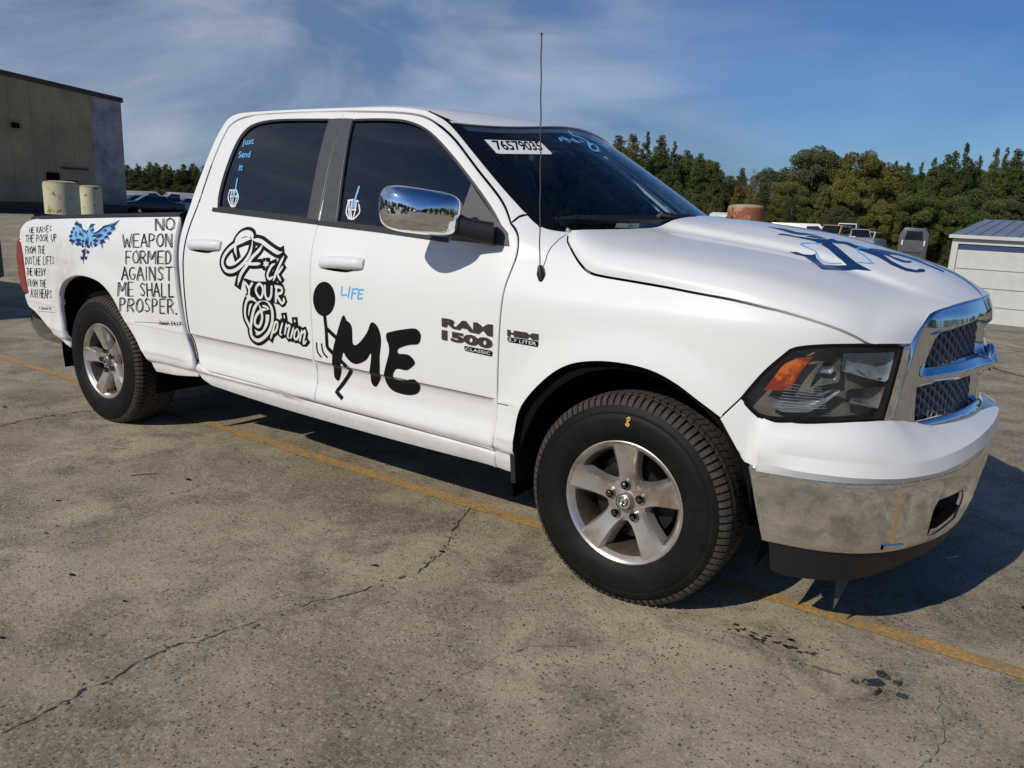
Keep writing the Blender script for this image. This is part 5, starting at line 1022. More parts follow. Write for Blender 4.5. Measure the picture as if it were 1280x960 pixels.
lt('script_letter',side,S1,[w*.62 for w in W1],'decalw',rdoor,off=.0023,taper=.12)
lt('script_letter',side,S3,[w*.60 for w in W3[:len(S3)]],'decalw',rdoor,off=.0023,taper=.12)
lt('script_letter',side,S2,.014,'decalw',rdoor,off=.0023)
# stickers on the glass
lt('hand_sticker',side,D['hand1_w'],.0065,'decalw',rdoor,off=-.008,smooth=True); lt('finger_sticker',side,D['hand1_b'],.009,'lblue',rdoor,off=-.0070)
lt('hand_sticker',side,D['hand2_w'],.007,'decalw',fdoor,off=-.008,smooth=True); lt('finger_sticker',side,D['hand2_b'],[.011,.007,.007],'pblue',fdoor,off=-.0070)
for k_ in ('just','send','it'): fonttext('window_lettering',D[k_][0],D[k_][1],side,'lblue',rdoor,off=-.008,shear=.25,bold=.012)
# badges
def badge(name,s_,q,bold,m,depth=.004,off=.0008,par=fdoor): return fonttext(name,s_,q,side,m,par,off=off,bold=bold,depth=depth)
badge('badge_letters','RAM',D['ram'][1],.055,'badge'); badge('badge_letters','1500',D['n1500'][1],.055,'badge')
Q=D['classic'][1]; poly2surf('badge_plate',side,[path(*[[Q[i],Q[(i+1)%4]] for i in range(4)],smooth=False,step=.03)],'decal',fdoor,off=.003,smooth=False)
def qin(Q,a,b): f=quadmap(Q); return [tuple(f(a,1-b)),tuple(f(1-a,1-b)),tuple(f(1-a,b)),tuple(f(a,b))]
badge('badge_letters','CLASSIC',qin(Q,.05,.22),.0,'decalw',.0015,.0035)
Q=D['hemi'][1]; badge('badge_letters','HEMI',Q,.06,'badge',.004,.0008,fend)
Q=D['liter'][1]; poly2surf('badge_plate',side,[path(*[[Q[i],Q[(i+1)%4]] for i in range(4)],smooth=False,step=.03)],'decal',fend,off=.003,smooth=False)
badge('badge_letters','5.7 LITER',qin(Q,.05,.2),.0,'decalw',.0015,.0035,fend)
# hood graphics
def hs(P_): return [(a*1.25,t*.95) for a,t in P_]
poly2surf('hood_graphic',hoodm,[hs(D['hoodpoly'][0])],'dblue',hoodo,off=.0012,step=.02,smooth=False)
lt('hood_graphic_outline',hoodm,[hs(l) for l in D['hoodblue']],.007,'lblue',hoodo,off=.0016,step=.01)
lt('hood_graphic',hoodm,[hs(l) for l in D['hoodline']],[.022,.018],'dblue',hoodo,off=.0014,step=.01,taper=.3)
lt('hood_stripe',hoodm,[hs(l) for l in D['hoodstripe']],.014,'dblue',hoodo,off=.0014,step=.01,taper=.3)
# stock sticker and lettering on the windscreen
SQ=[tuple(p) for p in D['sticker']]
def wsf(y,z): return wshield(y,z)
poly2surf('stock_sticker',wsf,[path(*[[SQ[i],SQ[(i+1)%4]] for i in range(4)],smooth=False,step=.03)],'sticker',truck,off=.005,smooth=False)
fonttext('stock_number',D['digits'][0],D['digits'][1],wsf,'decal',truck,off=.0065,bold=.018,spacing=.95)
lt('windscreen_lettering',wsf,D['wtext'],.0045,'lblue',truck,off=.005,smooth=False,step=.02)
lt('windscreen_lettering',wsf,D['wswash'],.007,'lblue',truck,off=.0055,step=.01)
# yellow chalk mark on the front tyre
def tyf(a,r):
    a,r=np.broadcast_arrays(np.asarray(a,float),np.asarray(r,float)); return np.stack([r*np.cos(a/.3),0*a-.1605-.835,r*np.sin(a/.3)+.385],-1)
mk=[[(.3*R_(89.5),.325),(.3*R_(88.0),.332),(.3*R_(87.6),.322),(.3*R_(89.3),.316),(.3*R_(87.6),.305),(.3*R_(88.6),.300),(.3*R_(90.2),.308)]]
M['chalk']=mat('yellow_chalk',(.62,.36,.06),.8)
b=MB()
for l in mk:
    pts=[tuple(tyf(a,r)) for a,r in catmull(l,6)]; b.tube([(p[0],p[1]-.001,p[2]) for p in pts],.0035,5)
b.build('chalk_mark',M['chalk'],truck)
# ================================================================ GROUND AND SETTING
def gz(x,y):
    # the lot falls away gently behind the truck to the right
    return -1.15*float(sstep(9,24,y))*float(sstep(-16,-6,x))-.25*float(sstep(30,90,math.hypot(x,y)))
mg=bpy.data.materials.new('worn_concrete'); mg.use_nodes=True; nt=mg.node_tree; bs_=nt.nodes['Principled BSDF']; L_=nt.links; tcn=nt.nodes.new('ShaderNodeTexCoord')
def nd(t,**k):
    n=nt.nodes.new(t)
    for a,b in k.items(): n.inputs[a.replace('_',' ')].default_value=b
    return n
def noise(sc,det=5,rough=.55,dist=0):
    n=nd('ShaderNodeTexNoise',Scale=sc,Detail=det,Roughness=rough,Distortion=dist); L_.new(tcn.outputs['Object'],n.inputs['Vector']); return n.outputs['Fac']
def mr(v,a,b,c=0.,d=1.):
    n=nt.nodes.new('ShaderNodeMapRange'); n.inputs[1].default_value=a;n.inputs[2].default_value=b;n.inputs[3].default_value=c;n.inputs[4].default_value=d; L_.new(v,n.inputs[0]); return n.outputs[0]
def mixc(f,a,b):
    n=nt.nodes.new('ShaderNodeMix'); n.data_type='RGBA'
    if isinstance(f,float): n.inputs['Factor'].default_value=f
    else: L_.new(f,n.inputs['Factor'])
    for s_,v in (('A',a),('B',b)):
        if isinstance(v,tuple): n.inputs[s_].default_value=(*v,1)
        else: L_.new(v,n.inputs[s_])
    return n.outputs['Result']
def mth(op,a,b=0.):
    n=nt.nodes.new('ShaderNodeMath'); n.operation=op
    for i,v in enumerate((a,b)):
        if isinstance(v,(int,float)): n.inputs[i].default_value=v
        else: L_.new(v,n.inputs[i])
    return n.outputs[0]
c=mixc(mr(noise(.7,6,.62,.4),.38,.60),(.255,.203,.135),(.45,.38,.26))
c=mixc(mth('MULTIPLY',mr(noise(2.6,8,.68,.6),.46,.64),.88),c,(.125,.097,.066))
c=mixc(mth('MULTIPLY',mr(noise(1.15,8,.7,1.2),.53,.66),.6),c,(.135,.108,.082))
c=mixc(mth('MULTIPLY',mr(noise(5.5,7,.66,.8),.52,.68),.45),c,(.38,.325,.24))
c=mixc(mr(noise(38,5,.7),.45,.75,0,.55),c,(.40,.345,.255))
c=mixc(mth('MULTIPLY',mr(noise(150,4,.8),.50,.36),.55),c,(.10,.078,.055)); c=mixc(mth('MULTIPLY',mr(noise(170,4,.8),.54,.68),.5),c,(.52,.46,.35))
vo=nt.nodes.new('ShaderNodeTexVoronoi'); vo.inputs['Scale'].default_value=78
dn=nt.nodes.new('ShaderNodeTexNoise'); dn.inputs['Scale'].default_value=60; dn.inputs['Detail'].default_value=3; L_.new(tcn.outputs['Object'],dn.inputs['Vector']); va=nt.nodes.new('ShaderNodeVectorMath'); va.operation='SCALE'; va.inputs['Scale'].default_value=.020; L_.new(dn.outputs['Color'],va.inputs[0]); vb=nt.nodes.new('ShaderNodeVectorMath'); L_.new(va.outputs[0],vb.inputs[0]); L_.new(tcn.outputs['Object'],vb.inputs[1]); L_.new(vb.outputs[0],vo.inputs['Vector'])
nb=noise(9,4,.6)
sp_=nt.nodes.new('ShaderNodeSeparateColor'); L_.new(vo.outputs['Color'],sp_.inputs[0]); rad=mth('MULTIPLY',sp_.outputs[0],.42); pits=mth('MULTIPLY',mr(mth('SUBTRACT',rad,vo.outputs['Distance']),.0,.07),mr(nb,.30,.55))
c=mixc(mth('MULTIPLY',pits,.80),c,(.045,.034,.024))
v2=nt.nodes.new('ShaderNodeTexVoronoi'); v2.inputs['Scale'].default_value=120; L_.new(tcn.outputs['Object'],v2.inputs['Vector'])
c=mixc(mth('MULTIPLY',mr(v2.outputs['Color'],.6,.95),.35),c,(.60,.55,.48))
L_.new(c,bs_.inputs['Base Color']); bs_.inputs['Roughness'].default_value=.86; bs_.inputs['Specular IOR Level'].default_value=.3
hgt=mth('ADD',mth('MULTIPLY',pits,-.9),mth('MULTIPLY',noise(95,5,.7),1.0)); hgt=mth('ADD',hgt,mth('MULTIPLY',noise(14,5,.6),1.2))
bp=nt.nodes.new('ShaderNodeBump'); bp.inputs['Strength'].default_value=.85; bp.inputs['Distance'].default_value=.004; L_.new(hgt,bp.inputs['Height']); L_.new(bp.outputs[0],bs_.inputs['Normal'])
M['ground']=mg
def axis(lim):
    a=[0]; s=1.0
    while a[-1]<lim: a.append(a[-1]+s); s*=1.0 if a[-1]<40 else 1.25
    return sorted(set([-v for v in a]+a))
ax=axis(1500); V=[];F=[]; n=len(ax)
for y in ax:
    for x in ax: V.append((x,y,gz(x,y)))
for j in range(n-1):
    for i in range(n-1): F.append((j*n+i,j*n+i+1,(j+1)*n+i+1,(j+1)*n+i))
ground=mobj('ground',V,F,M['ground'],None,True); tag(ground,None,None,kind='structure')
# yellow line, worn
my=bpy.data.materials.new('worn_yellow_paint'); my.use_nodes=True; nt=my.node_tree; bs_=nt.nodes['Principled BSDF']; L_=nt.links; tcn=nt.nodes.new('ShaderNodeTexCoord')
c=mixc(mr(noise(7,6,.65),.42,.66),(.58,.31,.05),(.38,.24,.08)); c=mixc(mth('MULTIPLY',mr(noise(60,5,.75),.43,.56),.90),c,(.24,.19,.125)); L_.new(c,bs_.inputs['Base Color']); bs_.inputs['Roughness'].default_value=.8
edge=mth('GREATER_THAN',noise(22,6,.75),.37); L_.new(edge,bs_.inputs['Alpha'])
M['yellow']=my
rg=random.Random(5); V=[];F=[]; xs=np.arange(-30,14,.12)
for i,x in enumerate(xs):
    w=.040+rg.uniform(-.006,.004)*1; yc=-.575+.015*math.sin(x*.7)
    V+=[(x,yc-w,.004),(x,yc+w,.004)]
for i in range(len(xs)-1): F.append((2*i,2*i+2,2*i+3,2*i+1))
line=mobj('painted_line',V,F,M['yellow']); tag(line,None,None,kind='structure')
# a second, faint line beyond the truck seen under the body
# cracks: jagged dark grooves with chipped lips
M['crack']=mat('crack_dark',(.055,.043,.032),.95); M['lip']=mat('crack_rubble',(.16,.135,.105),.95,bump=(120,1,.004),noise=(40,(.07,.055,.042),.4,.65))
def crack(pts,w0,name='crack',seed=1,dens=1.0):
    rg=random.Random(seed); P_=resample(catmull(pts,4),.018); V=[];F=[]; b=MB(); n=len(P_)
    off=0
    for i,p in enumerate(P_):
        off=off*.8+rg.uniform(-.008,.008); t=P_[min(i+1,n-1)]-P_[max(i-1,0)]; t/=max(np.hypot(*t),1e-6); nn=np.array([-t[1],t[0]])
        w=w0*rg.uniform(.10,.85)*(1 if rg.random()>.10 else 2.4)*(1 if math.sin(i*.21+seed)+math.sin(i*.083)>-.9 else .12); c=p+nn*off
        V+=[(*(c-nn*w),.0030),(*(c+nn*w),.0030)]
        if rg.random()<.30*dens:
            q=c+nn*rg.uniform(-.035,.035); s=rg.uniform(.003,.010); k=rg.randint(5,7)
            b.add([(q[0]+s*math.cos(6.28*j/k)*rg.uniform(.6,1.2),q[1]+s*math.sin(6.28*j/k)*rg.uniform(.6,1.2),.0034) for j in range(k)]+[(q[0],q[1],.0034+s*.5)],[(j,(j+1)%k,k) for j in range(k)])
    for i in range(n-1): F.append((2*i,2*i+2,2*i+3,2*i+1))
    o=mobj(name,V,F,M['crack'],ground); 
    if b.V: q=b.build('crack_rubble',M['lip'],ground); q['kind']='stuff'
    return o
G=GD
crack(G['crack'],.0036,seed=2,dens=1.2); crack(G['crack2'],.009,seed=3,dens=2.0)
crack([(-3.876,-.935),(-3.80,-.7),(-3.72,-.3),(-3.65,.4)],.008,seed=4)
crack([(-3.895,-1.453),(-3.95,-1.9),(-4.1,-2.6),(-4.2,-3.6)],.006,seed=5)
crack([(.0,7.4),(.773,6.365),(.972,6.083),(1.183,5.851),(1.9,5.2)],.035,'joint',seed=6,dens=.5); crack([(.2,8.8),(.9,8.3),(1.6,7.8)],.02,'joint',seed=8)
crack([(-.18,-1.9),(-.1,-1.5),(.05,-1.35)],.0012,seed=9,dens=.3); crack([(1.05,-.75),(1.10,-1.1),(1.02,-1.4)],.0015,seed=10,dens=.3)
crack([(-2.3,-.8),(-2.15,-1.3),(-2.2,-1.7),(-2.05,-2.1)],.0012,seed=11,dens=.3)
# loose grit scattered over the lot
rg=random.Random(11); b=MB()
for i in range(3200):
    x=rg.uniform(-7,1.6); y=rg.uniform(-2.9,5) if rg.random()<.3 else rg.uniform(-2.9,-.2)
    s=rg.uniform(.0012,.0042)*(1 if rg.random()>.03 else 2.0); k=5; r0=rg.random()*6
    b.add([(x+s*math.cos(r0+6.28*j/k)*rg.uniform(.6,1.3),y+s*math.sin(r0+6.28*j/k)*rg.uniform(.6,1.3),.0005) for j in range(k)]+[(x,y,s*.8)],[(j,(j+1)%k,k) for j in range(k)])
o=b.build('grit',M['lip']); tag(o,None,None,kind='stuff')
# oil spots
M['oil']=mat('oil_stain',(.045,.030,.020),.45)
def blob(x,y,r,z,seed,ex=1.5,rot=.6,k=13):
    rg=random.Random(seed); cr,sr=math.cos(rot),math.sin(rot); V=[]
    for j in range(k):
        a=6.283*j/k; q=r*rg.uniform(.65,1.25); u,v=q*math.cos(a)*ex,q*math.sin(a); V.append((x+u*cr-v*sr,y+u*sr+v*cr,z))
    return V,[tuple(range(k))]
b=MB(); i=0
for (x,y) in G['oil']:
    for q in range(3):
        i+=1; V,F=blob(x+rg.uniform(-.025,.025),y+rg.uniform(-.014,.014),rg.uniform(.003,.0085),.0033,i,1.6,.2,9); b.add(V,F)
b.build('oil_spot',M['oil'],ground)
b=MB()
for (x,y) in G['black']: 
    i+=1; V,F=blob(x,y,rg.uniform(.004,.011),.0034,i,2.0,.3,11); b.add(V,F)
b.build('tar_spot',M['gap'],ground)
# shreds of black rubber, sticks
def shred(x,y,r,seed,label,rot):
    rg=random.Random(seed); k=9; cr,sr=math.cos(rot),math.sin(rot); V=[];
    for j in range(k):
        a=6.283*j/k; q=r*rg.uniform(.6,1.3); u,v=q*math.cos(a)*1.7,q*math.sin(a)*.8; V.append((x+u*cr-v*sr,y+u*sr+v*cr,.002))
    for j in range(k): p=V[j]; V.append((x+(p[0]-x)*.75,y+(p[1]-y)*.75,.006+rg.uniform(0,.012)))
    V.append((x,y,.010)); F=[(j,(j+1)%k,k+(j+1)%k,k+j) for j in range(k)]+[(k+j,k+(j+1)%k,2*k) for j in range(k)]+[tuple(reversed(range(k)))]
    o=mobj('rubber_shred',V,F,M['shred']); tag(o,label,'rubber scrap','shreds of black rubber on the concrete')
M['shred']=mat('shred_black',(.030,.032,.032),.35)
for (x,y),r,l,rot,sd in zip(G['rubber'],(.021,.018,.011,.009,.012,.006),('largest black rubber shred in the heap lying right of the bumper shadow','long black rubber shred at the top of the heap near the yellow line','small rubber shred below the largest one, nearest the camera','thin rubber flake on the right of the heap','flat black rubber shred at the lower right of the heap','tiny black crumb left of the heap of rubber shreds'),(.5,-.9,1.2,.2,.0,0),range(6)):
    shred(x,y,r,sd,l,rot)
M['twig']=mat('twig',(.33,.27,.20),.9); M['twigd']=mat('brown_twig',(.12,.075,.05),.9)
for nm,p,m,l in (('twig',[(-2.538,-1.415,.006),(-2.50,-1.36,.009),(-2.472,-1.318,.006)],'twig','pale bent twig lying on the concrete left of the long crack'),('twig',[(-3.05,-1.239,.005),(-2.972,-1.202,.006)],'twig','short pale twig lying near the rear wheel'),('twig',[(.717,-.964,.004),(.76,-.966,.007),(.802,-.958,.004)],'twigd','thin brown twig beside the black rubber shreds')):
    b=MB(); b.tube(p,[.003]*len(p) if m=='twigd' else [.0045]*len(p),6); o=b.build(nm,M[m]); tag(o,l,'twig')
# small metal scrap under the bumper (right of picture)
b=MB(); b.box((1.30,-.02,.008),(.05,.02,.006),rz=.6); o=b.build('metal_scrap',M['disc']); tag(o,'small bent scrap of metal at the right edge on the bumper shadow','scrap')
def ray(px,py):
    d=_f+(px-640)/FPX*_r2-(py-480)/FPX*_u2; fw=d[0]*math.sin(YAW)+d[1]*math.cos(YAW); return d/fw
def place(px,depth,py=265):
    d=ray(px,py); return CAMP[0]+depth*d[0],CAMP[1]+depth*d[1]
def ht(px,py,depth): return CAMP[2]+depth*ray(px,py)[2]
# ---------------------------------------------------------------- warehouse on the left
M['sid1']=mat('tan_siding',(.46,.36,.21),.75,noise=(.5,(.27,.22,.13),.35,.75)); M['sid2']=mat('grey_siding',(.44,.43,.42),.7,noise=(.6,(.12,.12,.125),.4,.7)); M['trim']=mat('brown_trim',(.06,.045,.035),.6); M['rust']=mat('rust',(.12,.055,.03),.9,noise=(8,(.06,.03,.02),.4,.7))
bx=-52.0
def wdep(px,py=250): return (bx-CAMP[0])/ray(px,py)[0]
def wy(px,py=250): return CAMP[1]+wdep(px,py)*ray(px,py)[1]
y1=wy(150.5,123); zt1=ht(150.5,125,wdep(150.5,125)); y0=wy(0,90); zt0=ht(0,90,wdep(0,90)); sl=(zt0-zt1)/(y1-y0); zb=-.4; yend=y1-42
wh=empty('warehouse',(bx,y1-20,zb)); tag(wh,'large metal warehouse with tan ribbed siding, grey corner and brown roof trim','building')
def zt(y): return zt1+min(y1-y,21)*sl-max(0,(y1-y)-21)*sl
def rel(V): return [(x-bx,y-(y1-20),z-zb) for x,y,z in V]
yg=wy(112,130)
k=0; y=y1
while y>yend:
    ye=y-1.22 if y>yg+.6 or y<=yg+.01 else yg
    ye=max(ye,yend)
    if y>yg>ye: ye=yg
    b=MB(); w=y-ye; nr=max(1,round(w/.305)); rib=w/nr
    prof=[]
    for i in range(nr):
        a=y-i*rib; prof+=[(a,0),(a-rib*.55,0),(a-rib*.65,.035),(a-rib*.9,.035)]
    prof.append((ye,0)); V=[]
    dz=0
    for yy,d in prof: V+=[(bx+d+.0,yy,zb),(bx+d+.0,yy,zt(yy)-.10)]
    F=[(2*i,2*i+2,2*i+3,2*i+1) for i in range(len(prof)-1)]
    mobj('siding_panel',rel(V),F,M['sid2'] if y>yg+.01 else M['sid1'],wh); y=ye-.012
b=MB(); b.add(rel([(bx+.10,y1+.12,zt(y1)-.16),(bx+.10,y1+.12,zt(y1)+.14),(bx+.10,y1-21,zt(y1-21)+.14),(bx+.10,y1-21,zt(y1-21)-.16),(bx-.3,y1+.12,zt(y1)-.16),(bx-.3,y1+.12,zt(y1)+.14),(bx-.3,y1-21,zt(y1-21)+.14),(bx-.3,y1-21,zt(y1-21)-.16),(bx+.10,yend,zt(yend)+.14),(bx+.10,yend,zt(yend)-.16),(bx-.3,yend,zt(yend)+.14)]),[(0,3,2,1),(1,2,6,5),(0,1,5,4),(3,9,8,2),(2,8,10,6),(0,4,7,3)]); b.build('roof_trim',M['trim'],wh)
b=MB(); b.add(rel([(bx-.1,y1,zb),(bx-.1,y1,zt1),(bx-30,y1,zt1),(bx-30,y1,zb),(bx-.1,yend,zb),(bx-.1,yend,zt(yend)),(bx-30,yend,zt(yend)),(bx-30,yend,zb),(bx-.1,y1-21,zt(y1-21)),(bx-30,y1-21,zt(y1-21))]),[(0,1,2,3),(4,7,6,5),(3,2,9,6,7),(1,8,9,2),(8,5,6,9),(0,4,5,8,1)]); b.build('wall',M['sid1'],wh)
ym=wy(96); zz=ht(96,211,wdep(96)); b=MB(); b.box((.09,ym-(y1-20),zz-zb),(.08,wy(113)-wy(80),.12)); b.build('door_header',M['trim'],wh)
ym=wy(68); zz=ht(68,222,wdep(68)); b=MB(); b.box((.10,ym-(y1-20),zz-zb),(.12,wy(76)-wy(61),.62)); b.build('wall_vent',M['gap'],wh)
ym=wy(91); b=MB(); b.box((.08,ym-(y1-20),(ht(91,228,wdep(91))-zb)),(.06,wy(101)-wy(86),.25)); b.build('wall_vent',M['rust'],wh)
ym=wy(27); b=MB(); b.box((.10,ym-(y1-20),(ht(27,157,wdep(27))-zb)),(.15,.42,.30)); b.build('wall_lamp',M['gap'],wh)
b=MB(); b.add(rel([(bx+.06,yend,zb+.0),(bx+.06,y1,zb),(bx+.06,y1,zb+1.0),(bx+.06,yend,zb+1.0)]),[(0,1,2,3)]); b.build('wall_foot_shade',M['trim'],wh)  # dark sheet along the wall foot, standing in for the shade there
# ---------------------------------------------------------------- bollards (big painted pipes filled with concrete)
def paintmat(name,c1,c2,c3,s):
    m=bpy.data.materials.new(name); m.use_nodes=True; nt=m.node_tree; b=nt.nodes['Principled BSDF']; t=nt.nodes.new('ShaderNodeTexCoord')
    def nz(sc): n=nt.nodes.new('ShaderNodeTexNoise'); n.inputs['Scale'].default_value=sc; n.inputs['Detail'].default_value=7; n.inputs['Roughness'].default_value=.65; nt.links.new(t.outputs['Object'],n.inputs['Vector']); return n.outputs['Fac']
    def ramp(v,a,bb):
        r=nt.nodes.new('ShaderNodeMapRange'); r.inputs[1].default_value=a; r.inputs[2].default_value=bb; nt.links.new(v,r.inputs[0]); return r.outputs[0]
    x=nt.nodes.new('ShaderNodeMix'); x.data_type='RGBA'; x.inputs['A'].default_value=(*c1,1); x.inputs['B'].default_value=(*c2,1); nt.links.new(ramp(nz(s),.5,.58),x.inputs['Factor'])
    y=nt.nodes.new('ShaderNodeMix'); y.data_type='RGBA'; nt.links.new(x.outputs['Result'],y.inputs['A']); y.inputs['B'].default_value=(*c3,1); nt.links.new(ramp(nz(s*2.7),.60,.66),y.inputs['Factor']); nt.links.new(y.outputs['Result'],b.inputs['Base Color']); b.inputs['Roughness'].default_value=.75
    return m
M['byel']=paintmat('faded_yellow_paint',(.58,.55,.36),(.48,.45,.27),(.12,.06,.03),3.2); M['bred']=paintmat('rusted_paint',(.26,.085,.04),(.42,.27,.15),(.09,.035,.02),5); M['bcon']=mat('cap_concrete',(.42,.36,.27),.9,noise=(20,(.30,.22,.14),.4,.65))
def bollard(px,depth,ptop,wpx,m,label):
    x,y=place(px,depth,ptop+15); r=wpx/2*depth/FPX*.93; zt_=ht(px,ptop,depth); z0=gz(x,y)
    o=empty('bollard',(x,y,z0)); tag(o,label,'bollard'); rg=random.Random(px)
    b=MB(); n=30; V=[];F=[]; hs_=np.linspace(0,zt_-z0,9)
    for h in hs_:
        for k in range(n):
            t=6.2832*k/n; rr=r*(1+.006*math.sin(3*t+h*4)); V.append((rr*math.cos(t),rr*math.sin(t),h-(0.012*rg.random() if h==hs_[-1] else 0)))
    for i in range(8):
        for k in range(n): F.append((i*n+k,i*n+(k+1)%n,(i+1)*n+(k+1)%n,(i+1)*n+k))
    b.add(V,F); b.build('pipe',M[m],o,True,50)
    c=MB(); c.lathe([(r*.975,zt_-z0-.02),(r*.96,zt_-z0+.012),(r*.6,zt_-z0+.03),(0,zt_-z0+.035)],n); c.build('cap',M['bcon'],o,True,50)
bollard(77,10.6,229,42,'byel','wide faded yellow bollard with rust spots behind the truck bed, left of a narrower one')
bollard(113.5,14.0,234,27,'byel','narrower looking faded yellow bollard with black streaks, nearer the tail of the cab')
bollard(931.5,9.2,259,47,'bred','rusty brown bollard with peeling paint seen just above the hood')
# ---------------------------------------------------------------- shed on the right
M['shw']=mat('shed_white',(.52,.53,.52),.5,noise=(3,(.46,.46,.44),.4,.7)); M['shb']=mat('shed_blue_roof',(.12,.165,.24),.5,noise=(6,(.17,.21,.27),.4,.7)); M['shs']=mat('shed_blue_strip',(.02,.04,.12),.5)
dp=21.0; xl,yl=place(1184,dp,340); zl=gz(xl,yl)-.02
fr=Vector((math.cos(-.05),math.sin(-.05),0))     # along the front
bk=Vector((-fr.y,fr.x,0))
sh=empty('storage_shed',(xl,yl,zl),-.05); tag(sh,'white storage shed with blue roof and a wide white sectional door, right edge','shed')
zE=ht(1187,293,dp)-zl; zR=ht(1215,274,dp+1.5)-zl; Wd=5.4; Dp=6.0
b=MB(); b.box((Wd/2,Dp/2+.06,zE/2),(Wd,Dp,zE)); b.build('wall',M['shw'],sh)
b=MB(); b.add([(-.06,-.10,zE),(Wd+.06,-.10,zE),(Wd+.06,Dp+.1,zE),(-.06,Dp+.1,zE),(.52,1.4,zR),(Wd-.5,1.4,zR),(Wd-.5,Dp-1.3,zR),(.52,Dp-1.3,zR),(-.06,-.10,zE-.05),(Wd+.06,-.10,zE-.05),(Wd+.06,Dp+.1,zE-.05),(-.06,Dp+.1,zE-.05)],[(0,1,5,4),(1,2,6,5),(2,3,7,6),(3,0,4,7),(4,5,6,7),(0,8,9,1),(1,9,10,2),(2,10,11,3),(3,11,8,0),(8,11,10,9)]); b.build('roof',M['shb'],sh)
for i in range(1,18):
    x=-.06+i*.31; 
    if x<Wd: MB().tube([(x,-.09,zE+.015),(.52+(x+.06)/(Wd+.12)*(Wd-1.02),1.4,zR+.015)],.012,5).build('roof_rib',M['shb'],sh)
b=MB(); b.box((Wd/2,-.115,zE-.04),(Wd+.16,.05,.09)); b.build('gutter',M['shw'],sh)
b=MB(); b.box((.075,.03,zE/2-.05),(.15,.07,zE-.12)); b.box((Wd-.075,.03,zE/2-.05),(.15,.07,zE-.12)); b.box((Wd/2,.03,zE-.16),(Wd-.3,.07,.14)); b.build('door_frame',M['shw'],sh)
b=MB(); b.box((Wd/2,.045,zE-.30),(Wd-.32,.02,.14)); b.build('door_header',M['shs'],sh)
hh=(zE-.42)/4
for i in range(4): q=MB().box((Wd/2,.050,.02+hh*(i+.5)),(Wd-.34,.05,hh-.018)).build('door_panel',M['shw'],sh); bevel(q,.008,1)
